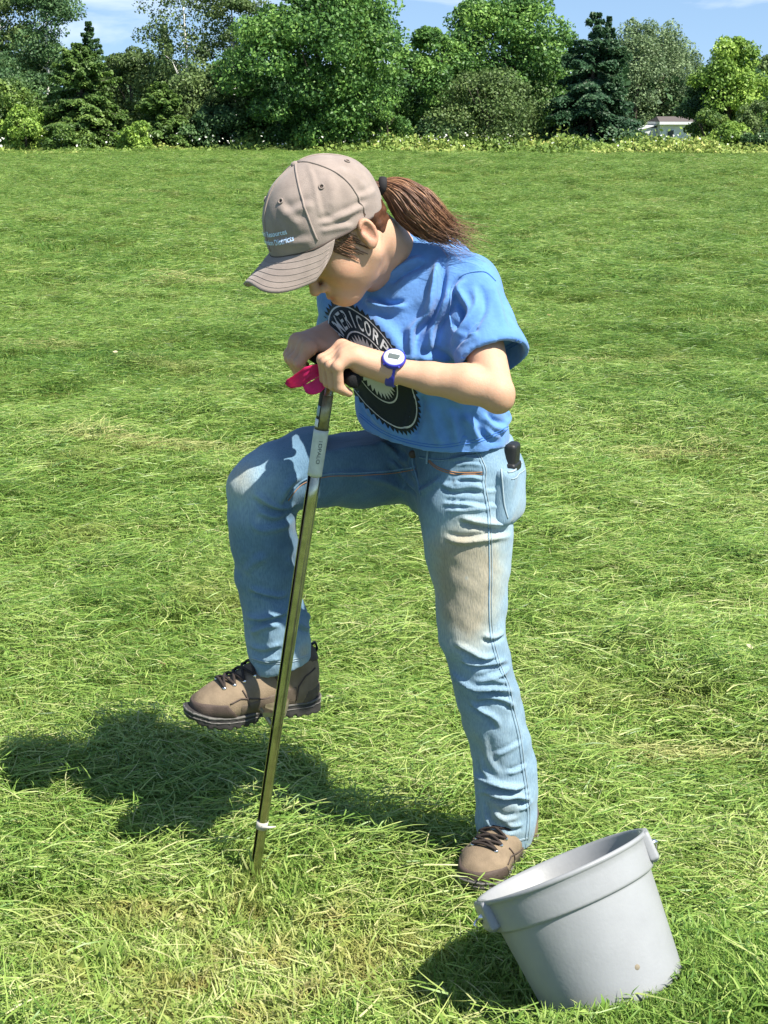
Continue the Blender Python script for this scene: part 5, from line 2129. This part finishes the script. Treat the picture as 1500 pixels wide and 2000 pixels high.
M_maple = LM('maple_leaves', (0.039, 0.094, 0.030), (0.092, 0.206, 0.045), (0.231, 0.392, 0.081))
M_dark = LM('dark_leaves', (0.034, 0.078, 0.034), (0.070, 0.145, 0.052), (0.140, 0.240, 0.080))
M_olive = LM('olive_leaves', (0.058, 0.100, 0.032), (0.110, 0.175, 0.052), (0.190, 0.265, 0.085))
M_pale = LM('pale_leaves', (0.095, 0.150, 0.070), (0.165, 0.245, 0.110), (0.260, 0.345, 0.165))
M_bright = LM('bright_leaves', (0.105, 0.197, 0.034), (0.212, 0.346, 0.057), (0.419, 0.566, 0.111))
M_spruce = LM('spruce_needles', (0.022, 0.062, 0.030), (0.048, 0.112, 0.050), (0.110, 0.195, 0.085))
M_cedar = LM('cedar_sprays', (0.049, 0.099, 0.024), (0.105, 0.189, 0.040), (0.220, 0.319, 0.067))


def leaves(C, Nn, s, tint, rr, spread=0.9):
    """leaf faces at C, roughly facing Nn"""
    n = len(C)
    D = Nn + rr.normal(size=(n, 3)) * spread
    D /= np.linalg.norm(D, axis=1)[:, None]
    R = rr.normal(size=(n, 3))
    Ua = np.cross(D, R)
    Ua /= np.maximum(np.linalg.norm(Ua, axis=1), 1e-6)[:, None]
    Va = np.cross(D, Ua)
    s = np.asarray(s)[:, None] * np.ones((n, 1))
    asp = rr.uniform(0.45, 0.8, (n, 1))
    V = np.stack([C + Ua * s, C + Va * s * asp + D * s * 0.15, C - Ua * s, C - Va * s * asp + D * s * 0.15], 1).reshape(-1, 3)
    Q = np.arange(4 * n).reshape(n, 4)
    return V, Q, np.repeat(tint, 4)


def limbs(base, H, r0, lean, rr, n=7, spread=0.35, crown0=0.3, forks=1):
    mb = MB()
    top = base + A(lean[0], lean[1], H)
    pts = [base + (top - base) * t + A(rr.normal(0, 0.05), rr.normal(0, 0.05), 0) * H * 0.15 * t for t in np.linspace(0, 1, 7)]
    pts[0] = pts[0] - A(0, 0, 0.2)
    mb.tube(pts, [r0 * (1 - 0.85 * t) + 0.01 for t in np.linspace(0, 1, 7)], 7)
    for i in range(n):
        t = rr.uniform(crown0, 0.92)
        k = t * 6
        j = int(k)
        p = pts[j] * (1 - (k - j)) + pts[min(j + 1, 6)] * (k - j)
        a = rr.uniform(0, 6.28)
        ln = H * spread * (1.15 - t) * rr.uniform(0.7, 1.2)
        d = A(math.cos(a), math.sin(a), rr.uniform(0.35, 0.9))
        q = [p, p + d * ln * 0.5, p + d * ln + A(0, 0, ln * 0.15)]
        rl = r0 * 0.42 * (1 - 0.6 * t)
        mb.tube(q, [rl, rl * 0.65, rl * 0.25], 5)
    return mb


def finish_tree(name, label, base, parts, m_leaf, trunk, m_bark, group=None, cat='tree'):
    root = thing(name, label, cat, base, group)
    V = np.concatenate([p[0] for p in parts])
    T = np.concatenate([p[2] for p in parts])
    Q = np.arange(len(V)).reshape(-1, 4)
    o = mesh_obj('crown', V, Q, m_leaf, root, smooth=False)
    set_attr(o, 'tint', T)
    trunk.build('trunk', m_bark, root)
    return root


def broadleaf(name, label, px, w_px, top, Y, m_leaf, seed, n=7000, s=0.19, low=0.06, sparse=0.0, bark=None, lobes=46, flat=0.62, group=None, shape=0.75, cat='tree', rls=(0.20, 0.40)):
    rr = np.random.default_rng(seed)
    base = U(px, 300, Y)
    base[2] = 0.0
    H = U(px, top, Y)[2]
    W = w_px / FPX * Y / 0.964 / 2
    z0 = H * low
    C, Nn, T, S = [], [], [], []
    n = int(n * 3.4)
    s = s * 0.48
    per = n // lobes
    for i in range(lobes):
        # lobes over the envelope of the crown and some inside it
        t = rr.uniform(0.02, 0.97) ** 0.85
        a = rr.uniform(0, 6.28)
        prof = (math.sin(math.pi * min(max(0.10 + 0.86 * t, 0), 1)) ** shape)
        q = rr.uniform(0.35, 1.0)
        c = base + A(math.cos(a) * W * prof * q, math.sin(a) * W * prof * q, z0 + (H - z0) * t * 0.94)
        rl = W * rr.uniform(*rls) * (0.65 + 0.5 * prof)
        u = rr.normal(size=(per, 3))
        u /= np.linalg.norm(u, axis=1)[:, None]
        rad_ = rl * rr.uniform(0.35, 1.0, per) ** 0.6
        p = c + u * rad_[:, None] * A(1, 1, flat)
        p[:, 2] -= 0.10 * rl * (u[:, 0] ** 2 + u[:, 1] ** 2)
        C.append(p)
        Nn.append(u * A(0.8, 0.8, 0.6) + A(0, 0, 0.55))
        T.append(np.full(per, rr.normal(0.50, 0.18)) + rr.normal(0, 0.17, per))
        S.append(s * rr.uniform(0.6, 1.25, per))
    C, Nn, T, S = map(np.concatenate, (C, Nn, T, S))
    if sparse:
        k = rr.uniform(size=len(C)) > sparse
        C, Nn, T, S = C[k], Nn[k], T[k], S[k]
    k = C[:, 2] > 0.05
    part = leaves(C[k], Nn[k], S[k], np.clip(T[k], 0, 1), rr)
    tr = limbs(base, H * 0.80, 0.035 * H ** 0.9 * (0.6 if bark is M_birch else 1), (rr.normal(0, 0.3), rr.normal(0, 0.3)), rr, 11, W / H * 1.1)
    return finish_tree(name, label, base, [part], m_leaf, tr, bark or M_bark, group, cat)


def conifer(name, label, px, w_px, top, Y, m_leaf, seed, whorls=24, s=0.16, droop=0.35, low=0.02, dens=1.0, group=None, power=0.85):
    rr = np.random.default_rng(seed)
    base = U(px, 300, Y)
    base[2] = 0.0
    H = U(px, top, Y)[2]
    W = w_px / FPX * Y / 0.964 / 2
    C, Nn, T, S = [], [], [], []
    mb = MB()
    mb.tube([base - A(0, 0, 0.2), base + A(0, 0, H * 0.6), base + A(0, 0, H * 0.985)], [0.022 * H, 0.012 * H, 0.01], 7)
    for i in range(whorls):
        t = low + (0.985 - low) * (i / (whorls - 1)) ** 0.9
        z = H * t
        nb = 8 if t < 0.8 else 5
        for j in range(nb):
            L = W * (1 - t) ** power * rr.uniform(0.50, 1.22) + 0.10
            a = rr.uniform(0, 6.28)
            out = A(math.cos(a), math.sin(a), 0)
            rise = 0.25 if t > 0.6 else -0.05
            p0 = base + A(0, 0, z)
            tip = p0 + out * L + A(0, 0, L * (rise - droop * 0.5))
            mid = p0 + out * L * 0.5 + A(0, 0, L * (rise * 0.5 - droop * 0.34))
            if L > 0.5:
                mb.tube([p0, mid, tip], [0.03, 0.02, 0.006], 4, caps=False)
            m = int((26 + 60 * L) * dens * 2.8)
            
            v = rr.uniform(0.12, 1.0, m) ** 0.75
            ctr = p0 + (1 - v[:, None]) ** 2 * 0 + np.where(v[:, None] < 0.5, (mid - p0) * v[:, None] * 2, (mid - p0) + (tip - mid) * (v[:, None] - 0.5) * 2)
            sdv = A(-out[1], out[0], 0)
            wd = 0.30 * L * (0.25 + v * (1.25 - v))
            off = rr.normal(0, 0.5, m)
            p = ctr + sdv * (off * wd)[:, None] + A(0, 0, 1) * (-np.abs(rr.normal(0, 0.09, m)) - 0.08 * off ** 2 * L)[:, None]
            C.append(p)
            Nn.append(np.tile(A(0, 0, 0.9) + out * 0.55, (m, 1)))
            T.append(np.clip(rr.normal(0.42, 0.12) + 0.22 * (v - 0.5) + rr.normal(0, 0.10, m), 0, 1))
            S.append(s * 0.56 * rr.uniform(0.6, 1.3, m))
    C, Nn, T, S = map(np.concatenate, (C, Nn, T, S))
    k = C[:, 2] > 0.05
    part = leaves(C[k], Nn[k], S[k], T[k], rr, 0.6)
    return finish_tree(name, label, base, [part], m_leaf, mb, M_bark, group)


def build_trees():
    B, K = broadleaf, conifer
    # left side
    B('aspen', 'tall thin aspen with white trunk at the far left of the tree line', 20, 190, -70, 80, M_olive, 101, 5200, 0.17, 0.30, 0.1, M_birch, 40)
    B('aspen', 'tall aspen with white trunk showing beside the gap of sky on the left', 95, 190, -45, 79, M_dark, 102, 4600, 0.17, 0.38, 0.1, M_birch, 34)
    K('spruce', 'dark pointed tree top poking up beside the blue gap on the left', 186, 130, 40, 90, M_dark, 103, 20, 0.18, 0.3, 0.02, 1.0, None, 0.8)
    B('broadleaf_tree', 'dark broadleaf tree under the aspens at the left end', 40, 190, 110, 76, M_dark, 104, 6000, 0.18)
    K('cedar', 'broad feathery light green cedar standing left of the blue gap', 165, 215, 84, 69, M_cedar, 105, 26, 0.15, 0.15, 0.0, 1.15, None, 0.62)
    B('broadleaf_tree', 'small round broadleaf tree at the left edge before the cedar', 25, 130, 150, 69, M_cedar, 106, 4200, 0.17)
    B('broadleaf_tree', 'olive green tree filling the dip right of the cedar', 262, 150, 84, 80, M_olive, 107, 5200, 0.18)
    K('cedar', 'smaller cone shaped cedar at the field edge right of the broad one', 318, 130, 160, 68.5, M_cedar, 108, 20, 0.15, 0.15, 0.0, 1.2, None, 0.6)
    K('spruce', 'slim dark spruce standing behind the small cedar', 330, 90, 44, 84, M_spruce, 109, 22, 0.16)
    B('birch', 'birch with bare white upper limbs left of the big maple', 375, 190, -60, 77, M_olive, 110, 3400, 0.16, 0.30, 0.25, M_birch, 36)
    B('birch', 'leaning birch with pale trunk close against the big maple', 462, 150, -80, 76, M_olive, 111, 4200, 0.16, 0.25, 0.1, M_birch, 36)
    B('broadleaf_tree', 'dull olive tree low in front of the two birches', 420, 190, 118, 71, M_olive, 112, 5600, 0.17)
    B('broadleaf_tree', 'dark undergrowth tree at the foot of the birches', 420, 130, 205, 69, M_dark, 113, 3000, 0.16)
    # middle
    B('maple', 'largest maple with bright leaf tufts above the person', 632, 345, -75, 69, M_maple, 114, 20000, 0.20, 0.02, 0, None, 200, 0.6, None, 0.6, 'tree', (0.16, 0.30))
    B('broadleaf_tree', 'dark round topped tree right of the largest maple', 838, 170, 34, 73, M_maple, 115, 8000, 0.18, 0.02, 0, None, 90, 0.6, None, 0.75, 'tree', (0.16, 0.32))
    B('maple', 'second maple with dome crown touching the top of the picture', 985, 275, -28, 77, M_maple, 116, 14000, 0.21, 0.05, 0, None, 140, 0.6, None, 0.65, 'tree', (0.17, 0.31))
    B('shrub', 'wide dull olive shrub between second maple and drooping spruce', 955, 215, 140, 70, M_olive, 117, 6000, 0.15, 0.02, 0, None, 50, 0.7, None, 0.6, 'shrub')
    K('spruce', 'big dark spruce with drooping tiers right of the second maple', 1152, 255, 22, 71, M_spruce, 118, 19, 0.17, 0.46, 0.02, 1.35, None, 0.72)
    K('spruce', 'slim second tip of dark spruce beside the drooping one', 1180, 90, 30, 73, M_spruce, 119, 22, 0.16)
    # right side
    B('aspen', 'pale grey green aspen just right of the big spruce', 1235, 90, 24, 103, M_pale, 120, 4200, 0.19, 0.05, 0, None, 60, 0.9, None, 0.5, 'tree', (0.34, 0.55))
    B('aspen', 'pale thin aspen second from the big spruce', 1285, 100, 36, 105, M_pale, 121, 4000, 0.18, 0.1, 0.1, None, 60, 0.9, None, 0.5, 'tree', (0.32, 0.52))
    B('willow', 'soft pale willow behind the white shed', 1290, 200, 84, 108, M_pale, 122, 7500, 0.21, 0.05, 0, None, 55, 0.9)
    B('broadleaf_tree', 'leafy tree with pale upright shoots right of the shed', 1415, 155, 62, 77, M_bright, 123, 4600, 0.19, 0.12, 0, None, 50, 0.7)
    B('broadleaf_tree', 'dark tree core behind the pale upright shoots', 1405, 150, 105, 79, M_dark, 124, 4200, 0.18, 0.1)
    B('broadleaf_tree', 'dull green tree at the right edge of the picture', 1500, 120, 92, 96, M_olive, 125, 4200, 0.2, 0.02)
    # shrubs at the foot of the trees
    for px, w, top, Y, m, lab, sd in ((55, 95, 205, 67.5, M_bright, 'bright shrub at the foot of the small round tree far left', 131), (268, 70, 236, 66.5, M_bright, 'bright low shrub below the smaller cedar', 132),
                                  (1384, 84, 212, 70, M_cedar, 'mid green shrub covering the right corner of the shed', 133), (1432, 80, 240, 68, M_bright, 'bright round shrub third from the right edge', 134),
                                  (1482, 95, 196, 69, M_olive, 'tall olive shrub at the right edge', 135), (1495, 90, 250, 67, M_dark, 'dark low shrub in the bottom right corner of the tree line', 136),
                                  (120, 100, 250, 67, M_cedar, 'low shrub under the broad cedar', 137), (860, 110, 232, 70, M_dark, 'dark shrub under the round topped tree', 138),
                                  (760, 90, 215, 69, M_maple, 'shrub at the right foot of the largest maple', 139)):
        B('shrub', lab, px, w, top, Y, m, sd, 1900, 0.13, 0.0, 0, None, 26, 0.8, 'shrubs along the field edge', 0.6, 'shrub')
    # the wood behind, one mass
    rr = np.random.default_rng(55)
    n = 56000
    x = rr.uniform(-64, 64, n)
    y = rr.uniform(94, 112, n)
    top = 4.7 + 0.9 * wave(x, y * 0, 61, 0.2, 1.3) + 0.4 * wave(x, y, 62, 1.5, 4)
    top = np.where(x > 19, top * 0.82, top)
    z = top * rr.uniform(0, 1, n) ** 0.7
    T = np.clip(0.42 + 0.2 * wave(x, z * 2, 63, 0.5, 2.0) + rr.normal(0, 0.12, n), 0, 1)
    house = (x > 15.5) & (x < 22.5) & (y < 103)
    k = ~house
    C = np.stack([x, y, z], 1)[k]
    V, Q, T = leaves(C, np.tile(A(0, -0.5, 0.6), (len(C), 1)), rr.uniform(0.18, 0.38, len(C)), T[k], rr)
    o = mesh_obj('woods', V, Q, M_dark, None, False)
    set_attr(o, 'tint', T)
    tag(o, 'dark wood closing off the field behind the single trees', None, None, 'stuff')
    # rough weeds along the edge of the mown field
    n = 45000
    x = rr.uniform(-42, 42, n)
    y = 64.6 + rr.uniform(0, 1, n) ** 0.8 * 6.0 + 1.0 * wave(x, x * 0, 71, 0.2, 1.1)
    hgt = 0.40 + 0.20 * wave(x, y, 72, 0.4, 2.6) + np.where(x > -7, 0.16, -0.12) + 0.06 * wave(x, y * 0, 74, 3, 9)
    hgt = np.clip(hgt, 0.05, 1.0) * np.clip((y - 64.2) / 3.0, 0.12, 1)
    hgt = np.where(rr.uniform(size=n) < 0.06, hgt * rr.uniform(1.2, 1.9, n), hgt)
    z = hgt * rr.uniform(0, 1, n) ** 0.6
    T = np.clip(0.50 + 0.22 * wave(x, y, 73, 0.3, 1.5) + rr.normal(0, 0.16, n), 0, 1)
    V, Q, T = leaves(np.stack([x, y, z], 1), np.tile(A(0, -0.4, 0.7), (n, 1)), rr.uniform(0.05, 0.12, n), T, rr)
    M_weed = leaf_material('weeds', [(0.0, (0.085, 0.16, 0.03)), (0.5, (0.20, 0.30, 0.06)), (0.82, (0.34, 0.41, 0.10)), (1.0, (0.50, 0.48, 0.16))], 0.3, 0.6)
    o = mesh_obj('weeds', V, Q, M_weed, None, False)
    set_attr(o, 'tint', T)
    tag(o, 'tall yellow green weeds along the far edge of the field', None, None, 'stuff')
    # white blossom at the far left and in the weeds
    n = 420
    x = np.concatenate([rr.normal(-17.6, 0.25, 140), rr.uniform(-16, 20, 280)])
    y = np.concatenate([rr.normal(66, 0.2, 140), 65.4 + rr.uniform(0, 3, 280)])
    z = np.concatenate([rr.uniform(0.1, 0.8, 140), rr.uniform(0.3, 0.85, 280)])
    V, Q, T = leaves(np.stack([x, y, z], 1), np.tile(A(0, -0.6, 0.6), (n, 1)), rr.uniform(0.03, 0.07, n), np.full(n, 0.9), rr)
    o = mesh_obj('wildflowers', V, Q, material('white_petals', (0.75, 0.75, 0.66), 0.7), None, False)
    tag(o, 'white wildflowers dotted through the weeds', None, None, 'stuff')


build_trees()

# ------------------------------------------------------------------ the white shed beyond the trees
M_white = material('white_siding', (0.68, 0.70, 0.70), 0.7, var=0.08, var_scale=2)
M_roof = material('shed_roof', (0.10, 0.085, 0.08), 0.9)
M_glassd = material('dark_window', (0.02, 0.03, 0.03), 0.15, spec=0.6)


def build_shed():
    Y = 96.0
    l, r = U(1288, 270, Y), U(1352, 270, Y)
    t = U(1300, 243, Y)[2]
    root = thing('shed', 'low white shed with dark roof showing between spruce and shrubs', 'shed', ((l[0] + r[0]) / 2, Y, 0))
    w = (r[0] - l[0]) / 2
    cx = (l[0] + r[0]) / 2
    MB().box((cx, Y + 2.0, t / 2), (w, 2.0, t / 2)).build('wall', M_white, root, False)
    MB().box((cx - w - 0.62, Y + 2.6, t * 0.40), (0.6, 1.6, t * 0.40)).build('porch_wall', M_white, root, False)
    MB().box((cx - w - 0.62, Y + 2.6, t * 0.82), (0.68, 1.7, 0.03), (unit(A(1, 0, 0.25)), A(0, 1, 0), unit(A(-0.25, 0, 1)))).build('porch_roof', M_white, root, False)
    MB().box((cx + 0.02, Y + 1.9, t + 0.08), (w + 0.12, 2.25, 0.085)).build('fascia', M_white, root, False)
    V = [(cx - w - 0.1, Y - 0.3, t + 0.17), (cx + w + 0.15, Y - 0.3, t + 0.17), (cx + w + 0.15, Y + 4.1, t + 0.17), (cx - w - 0.1, Y + 4.1, t + 0.17), (cx - w * 0.9, Y + 1.9, t + 0.50), (cx + w, Y + 1.9, t + 0.50)]
    mesh_obj('roof', V, [(0, 1, 5, 4), (2, 3, 4, 5), (1, 2, 5), (3, 0, 4), (3, 2, 1, 0)], M_roof, root, False)
    for px0, px1, y0, y1 in ((1302, 1317, 253, 268),):
        a, b = U(px0, y1, Y - 0.02), U(px1, y0, Y - 0.02)
        f = MB().box(((a[0] + b[0]) / 2, Y - 0.02, (a[2] + b[2]) / 2), ((b[0] - a[0]) / 2, 0.03, (b[2] - a[2]) / 2)).build('window', M_white, root, False)
        MB().box(((a[0] + b[0]) / 2, Y - 0.05, (a[2] + b[2]) / 2), ((b[0] - a[0]) / 2 - 0.04, 0.012, (b[2] - a[2]) / 2 - 0.04)).build('pane', M_glassd, f, False)


build_shed()

# a few fallen leaves and blossoms in the cut grass, near enough to pick out
M_leaf_pale = material('pale_dry_leaf', (0.46, 0.42, 0.24), 0.8, var=0.2, var_scale=120)
M_leaf_brown = material('brown_dry_leaf', (0.20, 0.12, 0.06), 0.85, var=0.25, var_scale=120)


def ground_at(px, py):
    d = view(px, py)
    t = CAM_H / -d[2]
    p = CAM + d * t
    p[2] = float(height(p[0], p[1]))
    return p


def fallen_leaf(px, py, ln, m, label, seed, group=None):
    rr = np.random.default_rng(seed)
    p = ground_at(px, py) + A(0, 0, 0.055)
    a = rr.uniform(0, 6.28)
    u, v = A(math.cos(a), math.sin(a), rr.normal(0, 0.2)), A(-math.sin(a), math.cos(a), rr.normal(0, 0.2))
    G = []
    for t in np.linspace(0, 1, 7):
        w = ln * 0.36 * math.sin(math.pi * (0.06 + 0.9 * t)) ** 0.8
        G.append([u * ln * (t - 0.5) + v * w * s + A(0, 0, 1) * (0.25 * abs(s) * w + 0.1 * ln * (t - 0.5) ** 2) for s in (-1, -0.5, 0, 0.5, 1)])
    o = MB().sheet(np.array(G) + p, 0.0006).build('fallen_leaf', m, None, True, p)
    return tag(o, label, 'leaf', group)


fallen_leaf(645, 1392, 0.020, M_leaf_pale, 'pale round leaf lying right of the raised heel', 1)
fallen_leaf(622, 1066, 0.020, M_leaf_pale, 'pale leaf in the grass between the legs, right of the probe shaft', 2)
fallen_leaf(318, 1330, 0.024, M_leaf_brown, 'brown leaf in the grass left of the raised toe', 3)
fallen_leaf(226, 712, 0.034, M_leaf_pale, 'pale leaf far out in the grass left of the hands', 4)
fallen_leaf(1460, 1322, 0.024, M_leaf_pale, 'pale leaf near the right edge, beyond the bucket', 5)
fallen_leaf(1072, 634, 0.036, M_leaf_brown, 'brown leaf out in the field right of the sleeve', 6)
